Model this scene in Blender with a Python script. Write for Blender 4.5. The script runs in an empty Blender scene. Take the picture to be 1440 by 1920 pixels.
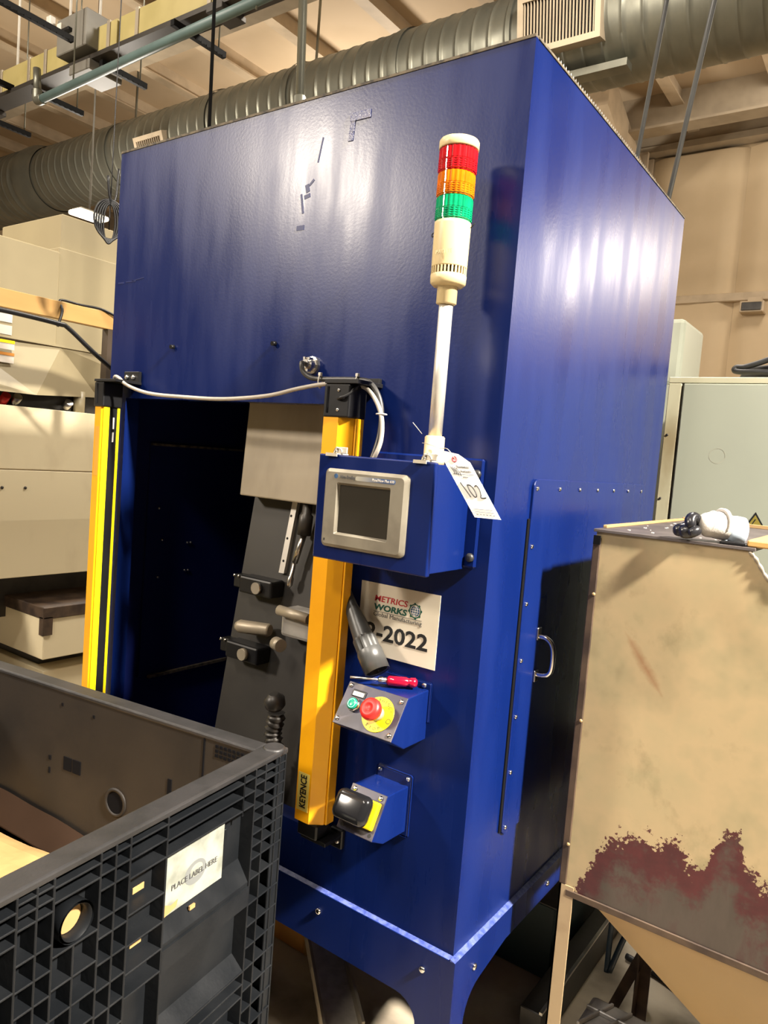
import bpy, bmesh, math, random
from mathutils import Vector, Matrix, noise
random.seed(7)
S = bpy.context.scene
COL = S.collection
PI = math.pi

# ---------------------------------------------------------------- camera, world, lights, exposure
cd = bpy.data.cameras.new('camera'); cam = bpy.data.objects.new('camera', cd); COL.objects.link(cam)
cd.sensor_fit = 'VERTICAL'; cd.sensor_height = 36.0; cd.sensor_width = 27.0
cd.lens = 1383.93 / 1920 * 36.0
cd.clip_start = 0.02; cd.clip_end = 200
r = Vector((0.8100867725991222, 0.5809509165377054, 0.07909142452844259))
u = Vector((-0.1076259523714945, 0.014739599733603954, 0.9940821890446595))
f = Vector((-0.5763471828993936, 0.8138051221107504, -0.07446575045106126))
cam.matrix_world = Matrix(((r.x, u.x, -f.x, 0.71473), (r.y, u.y, -f.y, -1.40963), (r.z, u.z, -f.z, 1.57655), (0, 0, 0, 1)))
S.camera = cam
S.view_settings.view_transform = 'Standard'; S.view_settings.look = 'None'
S.view_settings.gamma = 1.0; S.view_settings.use_curve_mapping = False
S.view_settings.exposure = -.9
W = bpy.data.worlds.new('hall_ambient'); S.world = W; W.use_nodes = True
W.node_tree.nodes['Background'].inputs[0].default_value = (1.0, 0.86, 0.68, 1)
W.node_tree.nodes['Background'].inputs[1].default_value = 0.12

def lamp(name, loc, target, size, power, color=(1, .915, .80)):
    l = bpy.data.lights.new(name, 'AREA'); l.shape = 'DISK'; l.size = size; l.energy = power; l.color = color
    o = bpy.data.objects.new(name, l); COL.objects.link(o); o.location = loc
    o.rotation_euler = (Vector(target) - Vector(loc)).to_track_quat('-Z', 'Y').to_euler()
    return o
def bulb(name, loc, radius, power, color=(1, .915, .80)):
    l = bpy.data.lights.new(name, 'POINT'); l.shadow_soft_size = radius; l.energy = power; l.color = color
    o = bpy.data.objects.new(name, l); COL.objects.link(o); o.location = loc
    return o
lamp('hall_or_fill_lamp', (-5.75, -6.0, 5.05), (-.5, 0, 1.4), 1.0, 1080, (1, .88, .74))
lamp('hall_or_fill_lamp', (4.6, -.55, 5.6), (.1, .1, 1.0), .45, 620).data.spread = math.radians(62)
lamp('hall_or_fill_lamp', (-1.3, -3.6, 5.9), (-2.6, .0, .8), .8, 230)  # added fill for the cream machine's doors and the bin inside
lamp('hall_or_fill_lamp', (-.1, -4.6, 5.9), (-.2, -.2, .3), .6, 240)  # added fill reaching the floor under the machine front
bulb('hall_or_fill_lamp', (3.15, 8.0, 4.25), .36, 610)
lamp('hall_or_fill_lamp', (-.3, 6.4, 5.9), (-.3, 9, 3.2), 1.0, 110)  # added light that only brightens the back wall
bulb('hall_or_fill_lamp', (-7.2, 3.6, 3.75), .3, 420)
lamp('hall_or_fill_lamp', (-5.0, -1.0, 5.9), (-4.2, .6, 0), .8, 250)
lamp('hall_or_fill_lamp', (-1.0, 3.0, 5.9), (-3, .6, 1.2), .8, 600)  # added light to brighten the cream machine's side, clear of the blue front
lamp('hall_or_fill_lamp', (-5.5, 6.5, 4.2), (-5.5, 6.5, 9), 1.0, 260)  # light without a fixture, aimed straight up at the ceiling

# ---------------------------------------------------------------- materials
def mat(name, c, rough=.5, metal=0., c2=None, scale=6., stretch=(1, 1, 1), detail=4., lo=.35, hi=.7, bump=0., bscale=60., coat=0.,
        trans=0., rvar=0., emit=None, spec=.5, iso=False, crough=.05):
    m = bpy.data.materials.new(name); m.use_nodes = True
    nt = m.node_tree; b = nt.nodes['Principled BSDF']
    b.inputs['Base Color'].default_value = (*c, 1); b.inputs['Roughness'].default_value = rough
    b.inputs['Metallic'].default_value = metal; b.inputs['Coat Weight'].default_value = coat
    b.inputs['Transmission Weight'].default_value = trans; b.inputs['Specular IOR Level'].default_value = spec
    b.inputs['Coat Roughness'].default_value = crough
    tc = nt.nodes.new('ShaderNodeTexCoord'); mp = nt.nodes.new('ShaderNodeMapping'); mp.inputs['Scale'].default_value = stretch
    nt.links.new(tc.outputs['Object'], mp.inputs['Vector'])
    n = nt.nodes.new('ShaderNodeTexNoise'); n.inputs['Scale'].default_value = scale; n.inputs['Detail'].default_value = detail
    nt.links.new(mp.outputs[0], n.inputs['Vector'])
    cr = nt.nodes.new('ShaderNodeValToRGB'); cr.color_ramp.elements[0].position = lo; cr.color_ramp.elements[1].position = hi
    nt.links.new(n.outputs['Fac'], cr.inputs['Fac'])
    if c2 is None: c2 = tuple(x * .85 for x in c)
    cr.color_ramp.interpolation = 'EASE'
    cr.color_ramp.elements[0].color = (*c, 1); cr.color_ramp.elements[1].color = (*c2, 1)
    nt.links.new(cr.outputs['Color'], b.inputs['Base Color'])
    if rvar:
        mr = nt.nodes.new('ShaderNodeMapRange'); mr.interpolation_type = 'SMOOTHSTEP'; mr.inputs['From Min'].default_value = .3; mr.inputs['From Max'].default_value = .7
        mr.inputs['To Min'].default_value = rough - rvar; mr.inputs['To Max'].default_value = rough + rvar
        nt.links.new(n.outputs['Fac'], mr.inputs['Value']); nt.links.new(mr.outputs[0], b.inputs['Roughness'])
    if bump:
        n2 = nt.nodes.new('ShaderNodeTexNoise'); n2.inputs['Scale'].default_value = bscale; n2.inputs['Detail'].default_value = 3
        nt.links.new((tc.outputs['Object'] if iso else mp.outputs[0]), n2.inputs['Vector'])
        bp = nt.nodes.new('ShaderNodeBump'); bp.inputs['Strength'].default_value = bump; bp.inputs['Distance'].default_value = .004
        nt.links.new(n2.outputs['Fac'], bp.inputs['Height']); nt.links.new(bp.outputs[0], b.inputs['Normal'])
    if emit:
        b.inputs['Emission Color'].default_value = (*emit[:3], 1); b.inputs['Emission Strength'].default_value = emit[3]
    return m
M = {}
M['blue'] = mat('blue_enamel', (.0020, .0088, .070), .29, c2=(.0027, .0112, .083), scale=4, stretch=(2.5, 2.5, .45), rvar=.06, bump=.03, bscale=130, iso=True, spec=.25)
M['blue_side'] = M['blue']
M['navy'] = mat('dark_navy_enamel', (.0035, .0085, .075), .4, c2=(.004, .010, .085))
M['ledge'] = mat('lit_blue_edge', (.03, .05, .22), .45, c2=(.10, .13, .34), scale=60, bump=.3, bscale=200)  # paler than the enamel: light on the up-facing ledge put into the colour
M['black'] = mat('black_plastic', (.007, .007, .008), .38, c2=(.011, .011, .011), spec=.3)
M['blackrub'] = mat('black_rubber', (.012, .012, .013), .5, c2=(.02, .02, .02))
M['gasket'] = mat('black_gasket', (.004, .004, .005), .8, spec=.08)
M['yellow'] = mat('shaded_safety_yellow', (.78, .36, .004), .38, c2=(.72, .32, .004), spec=.4)  # orange tone carries the shade on the light curtain's front face
M['yellow2'] = mat('bright_yellow', (.95, .72, .005), .4, c2=(.9, .66, .005))
M['palelabel'] = mat('pale_yellow_label', (.62, .50, .12), .45)
M['steel'] = mat('bright_steel', (.62, .60, .56), .28, 1., c2=(.5, .48, .44), scale=20)
M['zinc'] = mat('zinc_plated', (.62, .57, .47), .35, .35, c2=(.5, .46, .37), scale=40)
M['chrome'] = mat('chromed_metal', (.75, .74, .72), .15, 1.)
M['galv'] = mat('galvanised_duct', (.215, .215, .175), .42, .75, c2=(.16, .16, .13), scale=2.5, stretch=(2, 1, 1), rvar=.06)
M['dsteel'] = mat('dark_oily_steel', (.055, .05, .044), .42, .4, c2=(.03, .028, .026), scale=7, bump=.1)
M['fix'] = mat('grey_fixture_plate', (.034, .0315, .028), .5, .2, c2=(.022, .020, .0185), scale=4)
M['hood'] = mat('brushed_hood_sheet', (.36, .31, .23), .45, .35, c2=(.28, .24, .18), scale=8, stretch=(1, 1, .4))
M['alu'] = mat('cast_aluminium', (.42, .40, .37), .45, .4, c2=(.27, .26, .24), scale=14, bump=.25, bscale=30)
M['pole'] = mat('satin_aluminium_pole', (.72, .69, .62), .35, .55, c2=(.66, .62, .56), scale=20)
M['cream'] = mat('cream_plastic', (.62, .50, .27), .4, c2=(.58, .46, .24))
def lens(n, c): 
    m = mat(n, c, .12, c2=tuple(x * .7 for x in c), scale=40, trans=.25, coat=.3)
    return m
M['red_l'] = lens('red_lens', (.62, .010, .016)); M['amb_l'] = lens('amber_lens', (.85, .20, .004)); M['grn_l'] = lens('green_lens', (.004, .36, .15))
M['bezel'] = mat('worn_grey_bezel', (.27, .245, .19), .40, .4, c2=(.17, .15, .115), scale=11, detail=6, rvar=.08)
M['screen'] = mat('dark_screen_glass', (.030, .027, .021), .18, spec=.4, c2=(.036, .031, .024))
M['white'] = mat('white_card', (.86, .85, .82), .6, c2=(.83, .82, .78))
M['sign'] = mat('laminated_paper', (.60, .54, .43), .35, c2=(.66, .6, .48), scale=8)
M['ink'] = mat('black_ink', (.008, .008, .008), .5)
M['inkred'] = mat('red_ink', (.42, .01, .02), .5); M['inkgreen'] = mat('green_ink', (.0, .07, .045), .5)
M['inkblue'] = mat('blue_ink', (.02, .07, .16), .5); M['inkgrey'] = mat('grey_ink', (.07, .07, .07), .5)
M['pink'] = mat('pink_eyelet', (.75, .18, .2), .5)
M['greycable'] = mat('grey_cable', (.045, .044, .042), .4); M['whitecable'] = mat('off_white_cable', (.42, .38, .32), .45, c2=(.36, .32, .27))
M['nylon'] = mat('white_nylon', (.72, .68, .6), .4)
M['nozzle'] = mat('grey_black_nozzle', (.045, .045, .043), .36, c2=(.06, .06, .057), scale=12, bump=.06)
M['redpl'] = mat('clear_red_handle', (.45, .006, .03), .12, trans=.35, coat=.4)
M['ered'] = mat('red_mushroom', (.68, .015, .012), .4); M['egrn'] = mat('green_button', (.0, .20, .12), .25, coat=.3); M['egrnring'] = mat('light_green_ring', (.2, .55, .4), .3)
M['plate'] = mat('worn_face_plate', (.026, .024, .040), .38, .2, c2=(.075, .064, .064), scale=16, detail=6, lo=.45, hi=.7, rvar=.06)
M['bin'] = mat('black_bin_plastic', (.0062, .0072, .0086), .45, c2=(.0098, .0108, .0122), scale=9, bump=.12, bscale=80, rvar=.06, spec=.17)
M['binin'] = mat('dusty_bin_inside', (.022, .018, .0145), .5, c2=(.012, .0108, .010), scale=5, detail=6, bump=.1, bscale=50, spec=.25)
M['binrim'] = mat('scuffed_bin_rim', (.021, .0200, .0205), .5, c2=(.013, .0128, .013), scale=14, bump=.15, bscale=90)
M['card'] = mat('brown_cardboard', (.42, .26, .105), .85, c2=(.33, .20, .08), scale=5, bump=.35, bscale=12, spec=.2)
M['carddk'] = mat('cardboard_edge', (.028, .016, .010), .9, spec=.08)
M['lid'] = mat('stained_lid_steel', (.10, .085, .08), .5, .3, c2=(.06, .05, .048), scale=9, detail=7)
M['rust'] = mat('rusty_brown_angle', (.085, .055, .035), .55, .3, c2=(.035, .022, .016), scale=14, detail=6)
M['tanleg'] = mat('tan_painted_leg', (.33, .24, .135), .5, c2=(.20, .13, .07), scale=11, detail=6, lo=.45, hi=.8)
M['tan'] = mat('tan_enamel', (.30, .20, .085), .5, c2=(.36, .23, .10), scale=3)
M['glove'] = mat('white_knit_glove', (.46, .43, .385), .85, c2=(.40, .375, .335), scale=60, bump=.18, bscale=300)
M['glovecoat'] = mat('black_coated_fingers', (.010, .010, .012), .25, c2=(.016, .016, .018))
M['glovecuff'] = mat('pale_blue_cuff', (.42, .49, .56), .85)
M['cab'] = mat('grey_green_cabinet', (.315, .335, .265), .45, c2=(.30, .315, .25), scale=2)
M['cabframe'] = mat('stained_cabinet_frame', (.44, .42, .29), .5, c2=(.24, .19, .10), scale=5, stretch=(1, 1, .5), lo=.45, hi=.8)
M['warn'] = mat('faded_warning_yellow', (.24, .19, .03), .5)
M['cnc'] = mat('cream_machine_paint', (.31, .262, .155), .45, c2=(.28, .235, .14), scale=2.5)
M['cncw'] = mat('pale_cream_door', (.66, .58, .39), .45, c2=(.56, .48, .32), scale=5, stretch=(1, 1, .6), detail=6, lo=.5, hi=.8)
M['wood'] = mat('amber_timber', (.46, .27, .085), .55, c2=(.38, .21, .06), scale=7, stretch=(1, .15, 1))
M['crate'] = mat('orange_brown_timber', (.55, .25, .05), .6, c2=(.4, .16, .03), scale=9, stretch=(1, 1, .2))
M['post'] = mat('brown_post', (.045, .028, .015), .6)
M['ceil'] = mat('beige_ceiling_liner', (.50, .38, .245), .75, c2=(.46, .345, .215), scale=1.5)
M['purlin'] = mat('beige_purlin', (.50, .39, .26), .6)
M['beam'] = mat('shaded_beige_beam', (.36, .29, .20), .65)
M['quilt'] = mat('beige_wall_quilt', (.55, .42, .26), .7, c2=(.52, .395, .24), scale=2.5, bump=.9, bscale=3)
M['floor'] = mat('dirty_concrete', (.42, .36, .27), .6, c2=(.14, .115, .085), scale=3.2, detail=8, lo=.4, hi=.68, bump=.15, bscale=20)
M['bus'] = mat('yellow_busway', (.40, .33, .13), .5, c2=(.34, .28, .10), scale=4)
M['busdark'] = mat('dark_rail_steel', (.045, .04, .034), .45, .4)
M['strut'] = mat('black_slotted_strut', (.004, .004, .004), .6, spec=.12)
M['ebox'] = mat('grey_switch_box', (.17, .16, .135), .5)
M['pipe'] = mat('blue_green_pipe', (.10, .155, .15), .45)
M['rope'] = mat('blue_grey_cable', (.16, .165, .165), .4, .5)
M['teal'] = mat('dark_teal_tank', (.004, .02, .024), .5)
M['hosebl'] = mat('dark_blue_hose', (.008, .02, .032), .35)
M['glow'] = mat('lit_lamp_diffuser', (1, .95, .8), .5, emit=(1, .82, .55, 14))
M['paperl'] = mat('white_sticker', (.65, .6, .52), .5); M['orangel'] = mat('orange_sticker_band', (.55, .22, .03), .5)
M['spk'] = mat('white_chips', (.7, .66, .6), .6)
M['dent'] = mat('scraped_blue', (.05, .06, .14), .3, c2=(.09, .09, .16), scale=50, bump=.5, bscale=150)
M['dust'] = mat('dusty_seam', (.12, .095, .06), .8, c2=(.03, .025, .02), scale=50)
# hopper front: tan paint worn through to red primer and bare grey steel below a ragged line (wear with its own shape)
def hopper_paint():
    m = bpy.data.materials.new('worn_tan_paint'); m.use_nodes = True; nt = m.node_tree; b = nt.nodes['Principled BSDF']
    N = nt.nodes.new; L = nt.links.new
    tc = N('ShaderNodeTexCoord'); sp = N('ShaderNodeSeparateXYZ'); L(tc.outputs['Object'], sp.inputs[0])
    def nz(scale, detail=5, st=(1, 1, 1)):
        mp = N('ShaderNodeMapping'); mp.inputs['Scale'].default_value = st; L(tc.outputs['Object'], mp.inputs['Vector'])
        n = N('ShaderNodeTexNoise'); n.inputs['Scale'].default_value = scale; n.inputs['Detail'].default_value = detail
        n.inputs['Roughness'].default_value = .65; L(mp.outputs[0], n.inputs['Vector']); return n.outputs['Fac']
    def mth(op, a, bb, c=None):
        k = N('ShaderNodeMath'); k.operation = op
        for i, v in enumerate((a, bb, c)):
            if v is None: continue
            if isinstance(v, (int, float)): k.inputs[i].default_value = v
            else: L(v, k.inputs[i])
        return k.outputs[0]
    def ramp(fac, *st):
        k = N('ShaderNodeValToRGB'); e = k.color_ramp.elements
        while len(e) < len(st): e.new(.5)
        for i, (p, c) in enumerate(st): e[i].position = p; e[i].color = (*c, 1)
        L(fac, k.inputs['Fac']); return k.outputs['Color']
    def mix(fac, a, bb):
        k = N('ShaderNodeMix'); k.data_type = 'RGBA'; L(fac, k.inputs[0]); L(a, k.inputs[6]); L(bb, k.inputs[7]); return k.outputs[2]
    paint = ramp(nz(5, 4), (.3, (.30, .245, .135)), (.5, (.345, .262, .145)), (.62, (.29, .235, .13)), (.75, (.205, .165, .09)))
    smear = ramp(nz(7, 5, (1, 1, .8)), (.54, (0, 0, 0)), (.68, (1, 1, 1)))
    dirt = ramp(nz(20, 5), (.4, (.19, .165, .085)), (.7, (.13, .095, .048)))
    k = N('ShaderNodeMix'); k.data_type = 'RGBA'; k.inputs[0].default_value = .6; L(paint, k.inputs[6]); L(dirt, k.inputs[7])
    paint2 = mix(smear, paint, k.outputs[2])
    # long brownish scrape running down to the right
    X = mth('ADD', sp.outputs['X'], .5); Z = sp.outputs['Z']      # metres along the sheet, height above the floor
    cx_ = mth('SUBTRACT', X, .272); cz_ = mth('SUBTRACT', Z, 1.165)
    ln = mth('ABSOLUTE', mth('ADD', mth('MULTIPLY', cx_, .80), mth('MULTIPLY', cz_, .60)), None)
    seg = mth('ABSOLUTE', mth('SUBTRACT', mth('MULTIPLY', cx_, .60), mth('MULTIPLY', cz_, .80)), None)
    sc = mth('SUBTRACT', 1.0, mth('ADD', mth('MULTIPLY', mth('ADD', ln, mth('MULTIPLY', nz(60), .016)), 42.0), mth('MULTIPLY', mth('MULTIPLY', seg, seg), 90.0)))
    ck = N('ShaderNodeClamp'); L(sc, ck.inputs['Value']); sc = ck.outputs[0]
    scc = N('ShaderNodeRGB'); scc.outputs[0].default_value = (.19, .065, .022, 1)
    paint3 = mix(mth('MULTIPLY', sc, .9), paint2, scc.outputs[0])
    fc = N('ShaderNodeFloatCurve'); L(mth('MULTIPLY', X, 1.0), fc.inputs['Value']); cv = fc.mapping.curves[0]
    CP = [(0, .55), (.15, .575), (.19, .635), (.20, .675), (.235, .73), (.255, .755), (.31, .77), (.355, .77), (.385, .80), (.41, .755), (.43, .75), (.455, .80), (.475, .845), (.50, .85), (.52, .79), (.6, .74), (1, .72)]
    cv.points[0].location = CP[0]; cv.points[1].location = CP[-1]
    for p_ in CP[1:-1]: cv.points.new(*p_)
    fc.mapping.update()
    h = mth('ADD', mth('MULTIPLY', mth('SUBTRACT', nz(26, 8), .5), .15), mth('MULTIPLY', mth('SUBTRACT', nz(130, 8), .5), .12))
    lim = mth('ADD', fc.outputs[0], h)
    worn = mth('LESS_THAN', Z, lim)
    d2 = mth('SUBTRACT', lim, Z)
    prim = ramp(nz(25, 5), (.35, (.062, .010, .012)), (.7, (.038, .007, .009)))
    bare = ramp(nz(9, 5, (2, 1, .6)), (.3, (.042, .032, .025)), (.55, (.056, .043, .034)), (.75, (.045, .017, .016)))
    bf = mth('MULTIPLY', mth('SUBTRACT', mth('ADD', d2, mth('MULTIPLY', mth('SUBTRACT', nz(10, 4), .5), .30)), .055), 14.0)
    cl = N('ShaderNodeClamp'); L(bf, cl.inputs['Value'])
    und = mix(cl.outputs[0], prim, bare)
    L(mix(worn, paint3, und), b.inputs['Base Color']); b.inputs['Roughness'].default_value = .45
    bp = N('ShaderNodeBump'); bp.inputs['Strength'].default_value = .25; bp.inputs['Distance'].default_value = .002
    L(mth('SUBTRACT', 1.0, worn), bp.inputs['Height']); L(bp.outputs[0], b.inputs['Normal'])
    return m
M['hopper'] = hopper_paint()
# header strip print: grey to blue, left to right
def strip_print():
    m = bpy.data.materials.new('blue_grey_print'); m.use_nodes = True; nt = m.node_tree; b = nt.nodes['Principled BSDF']
    tc = nt.nodes.new('ShaderNodeTexCoord'); cr = nt.nodes.new('ShaderNodeValToRGB')
    sp = nt.nodes.new('ShaderNodeSeparateXYZ'); nt.links.new(tc.outputs['Generated'], sp.inputs[0]); nt.links.new(sp.outputs['X'], cr.inputs['Fac'])
    cr.color_ramp.elements[0].color = (.36, .34, .27, 1); cr.color_ramp.elements[1].color = (.05, .09, .19, 1); cr.color_ramp.elements[1].position = .7
    nt.links.new(cr.outputs[0], b.inputs['Base Color']); b.inputs['Roughness'].default_value = .4
    return m
M['strip'] = strip_print()

# ---------------------------------------------------------------- mesh builders
class MB:
    def __init__(s): s.b = bmesh.new(); s.smooth = False
    def poly(s, pts, faces):
        vs = [s.b.verts.new(p) for p in pts]
        for f_ in faces:
            try: s.b.faces.new([vs[i] for i in f_])
            except ValueError: pass
        return s
    def box(s, x0, x1, y0, y1, z0, z1, bev=0, seg=1):
        t = bmesh.new()
        v = [t.verts.new((x, y, z)) for z in (z0, z1) for y in (y0, y1) for x in (x0, x1)]
        for f_ in ((0, 2, 3, 1), (4, 5, 7, 6), (0, 1, 5, 4), (2, 6, 7, 3), (0, 4, 6, 2), (1, 3, 7, 5)): t.faces.new([v[i] for i in f_])
        if bev: bmesh.ops.bevel(t, geom=t.edges[:], offset=bev, segments=seg, profile=.5, affect='EDGES')
        s._add(t); return s
    def obox(s, o, a, b, c, bev=0, seg=1):
        """box from corner/origin o with edge vectors a, b, c"""
        t = bmesh.new(); o = Vector(o); a = Vector(a); b = Vector(b); c = Vector(c)
        v = [t.verts.new(o + a * i + b * j + c * k) for k in (0, 1) for j in (0, 1) for i in (0, 1)]
        for f_ in ((0, 2, 3, 1), (4, 5, 7, 6), (0, 1, 5, 4), (2, 6, 7, 3), (0, 4, 6, 2), (1, 3, 7, 5)): t.faces.new([v[i] for i in f_])
        bmesh.ops.recalc_face_normals(t, faces=t.faces[:])
        if bev: bmesh.ops.bevel(t, geom=t.edges[:], offset=bev, segments=seg, profile=.5, affect='EDGES')
        s._add(t); return s
    def _add(s, t):
        me = bpy.data.meshes.new('tmp'); t.to_mesh(me); t.free(); s.b.from_mesh(me); bpy.data.meshes.remove(me)
    def prism(s, pts, vec, bev=0, seg=2):
        t = bmesh.new(); vec = Vector(vec); n = len(pts)
        a = [t.verts.new(p) for p in pts]; b = [t.verts.new(Vector(p) + vec) for p in pts]
        t.faces.new(a); t.faces.new(b[::-1])
        for i in range(n): t.faces.new((a[i], b[i], b[(i + 1) % n], a[(i + 1) % n]))
        bmesh.ops.recalc_face_normals(t, faces=t.faces[:])
        if bev: bmesh.ops.bevel(t, geom=t.edges[:], offset=bev, segments=seg, profile=.5, affect='EDGES')
        s._add(t); return s
    def lathe(s, prof, p0, axis=(0, 0, 1), seg=24, cap=True, rib=0, ribd=0., smooth=True):
        """prof: (radius, distance along axis)"""
        ax = Vector(axis).normalized(); q = Vector((0, 0, 1)).rotation_difference(ax); p0 = Vector(p0); rings = []
        for (rr, h) in prof:
            ring = []
            for i in range(seg):
                a = 2 * PI * i / seg; r2 = rr - (ribd if rib and (i // rib) % 2 else 0)
                ring.append(s.b.verts.new(p0 + q @ Vector((r2 * math.cos(a), r2 * math.sin(a), h))))
            rings.append(ring)
        for a, b in zip(rings, rings[1:]):
            for i in range(seg):
                f_ = s.b.faces.new((a[i], a[(i + 1) % seg], b[(i + 1) % seg], b[i])); f_.smooth = smooth
        if cap:
            if prof[0][0] > 1e-5: s.b.faces.new(rings[0][::-1])
            if prof[-1][0] > 1e-5: s.b.faces.new(rings[-1])
        return s
    def cyl(s, p0, p1, rr, seg=16, r2=None):
        p0 = Vector(p0); p1 = Vector(p1); d = p1 - p0
        return s.lathe([(rr, 0), (rr if r2 is None else r2, d.length)], p0, d, seg)
    def tube(s, pts, rr, seg=8, sub=6, ends=True, flat=None):
        P = [Vector(p) for p in pts]
        if sub > 1 and len(P) > 2:
            Q = []
            for i in range(len(P) - 1):
                a = P[max(i - 1, 0)]; b = P[i]; c = P[i + 1]; d = P[min(i + 2, len(P) - 1)]
                for k in range(sub):
                    t = k / sub
                    Q.append(.5 * ((2 * b) + (c - a) * t + (2 * a - 5 * b + 4 * c - d) * t * t + (3 * b - a - 3 * c + d) * t ** 3))
            Q.append(P[-1]); P = Q
        n = len(P); rings = []; up = None
        for i, p in enumerate(P):
            d = (P[min(i + 1, n - 1)] - P[max(i - 1, 0)]).normalized()
            if up is None: up = d.orthogonal().normalized()
            else: up = (up - d * up.dot(d)).normalized()
            sd = d.cross(up)
            rad = rr(i / (n - 1)) if callable(rr) else rr
            rings.append([s.b.verts.new(p + up * (rad * math.cos(2 * PI * k / seg)) + sd * (rad * math.sin(2 * PI * k / seg))) for k in range(seg)])
        for a, b in zip(rings, rings[1:]):
            for i in range(seg):
                f_ = s.b.faces.new((a[i], a[(i + 1) % seg], b[(i + 1) % seg], b[i])); f_.smooth = True
        if ends: s.b.faces.new(rings[0][::-1]); s.b.faces.new(rings[-1])
        return s
    def ball(s, c, rr, sc=(1, 1, 1), seg=16, rings=10):
        m = Matrix.Translation(Vector(c)) @ Matrix.Diagonal((*[rr * k for k in sc], 1))
        g = bmesh.ops.create_uvsphere(s.b, u_segments=seg, v_segments=rings, radius=1, matrix=m)
        for v in g['verts']:
            for f_ in v.link_faces: f_.smooth = True
        return s
    def loops(s, L, close0=False, close1=False, smooth=False):
        R = [[s.b.verts.new(p) for p in l] for l in L]; n = len(R[0])
        for a, b in zip(R, R[1:]):
            for i in range(n):
                f_ = s.b.faces.new((a[i], a[(i + 1) % n], b[(i + 1) % n], b[i])); f_.smooth = smooth
        if close0: s.b.faces.new(R[0][::-1])
        if close1: s.b.faces.new(R[-1])
        return s

OFF = {}
def link(name, me, m, parent=None, label=None, kind=None):
    o = bpy.data.objects.new(name, me); COL.objects.link(o)
    if m is not None and not me.materials: me.materials.append(m)
    if parent is not None: o.parent = parent; OFF[o] = OFF.get(parent, Vector())
    if label: o['label'] = label
    if kind: o['kind'] = kind
    return o
def obj(name, mb, m, parent=None, label=None, kind=None, recalc=True, origin=None):
    off = OFF.get(parent, Vector()) if parent is not None else (Vector(origin) if origin else Vector())
    if recalc: bmesh.ops.recalc_face_normals(mb.b, faces=mb.b.faces[:])
    if off.length: bmesh.ops.translate(mb.b, vec=-off, verts=mb.b.verts[:])
    me = bpy.data.meshes.new(name); mb.b.to_mesh(me); mb.b.free()
    o = link(name, me, M[m] if isinstance(m, str) else m, parent, label, kind)
    if parent is None:
        o.location = off; OFF[o] = off
    return o
def tag(o, label, cat, group=None):
    o['label'] = label; o['category'] = cat
    if group: o['group'] = group
    return o
def thing(name, label, cat, loc, group=None, rotz=0, local=False):
    o = bpy.data.objects.new(name, None); COL.objects.link(o); o.location = loc; o.rotation_euler = (0, 0, rotz); o.empty_display_size = .05
    OFF[o] = Vector() if local else Vector(loc)
    return tag(o, label, cat, group)
def struct(name, mb, m, parent=None):
    return obj(name, mb, m, parent, kind=None if parent else 'structure')
def text(name, txt, size, org, right, up, m, parent, width=None, align='LEFT', shear=0., bold=0., space=1.):
    c = bpy.data.curves.new('t', 'FONT'); c.body = txt; c.size = size; c.align_x = align; c.shear = shear; c.offset = bold; c.space_character = space
    c.extrude = .0002 / max(size, 1e-6) * size; c.resolution_u = 3
    t = bpy.data.objects.new('t', c); COL.objects.link(t)
    dg = bpy.context.evaluated_depsgraph_get()
    me = bpy.data.meshes.new_from_object(t.evaluated_get(dg)); bpy.data.objects.remove(t); bpy.data.curves.remove(c)
    me.materials.clear()
    R_ = Vector(right).normalized(); U_ = Vector(up).normalized(); N_ = R_.cross(U_)
    k = 1.
    if width:
        xs = [v.co.x for v in me.vertices]; k = width / max(max(xs) - min(xs), 1e-6)
    off = OFF.get(parent, Vector())
    for v in me.vertices:
        v.co = Vector(org) + R_ * (v.co.x * k) + U_ * v.co.y + N_ * v.co.z - off
    return link(name, me, M[m], parent)
def rrect(x0, x1, z0, z1, rad, y, n=5):
    P = []
    for cx, cz, a0 in ((x1 - rad, z1 - rad, 0), (x0 + rad, z1 - rad, 90), (x0 + rad, z0 + rad, 180), (x1 - rad, z0 + rad, 270)):
        for i in range(n + 1):
            a = math.radians(a0 + 90 * i / n); P.append((cx + rad * math.cos(a), y, cz + rad * math.sin(a)))
    return P
def screw(p, nrm, rr, m, parent, name='screw'):
    n = Vector(nrm).normalized()
    return obj(name, MB().lathe([(rr, -.001), (rr, rr * .35), (rr * .75, rr * .7), (rr * .3, rr * .8)], p, n, 10), m, parent)

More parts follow.
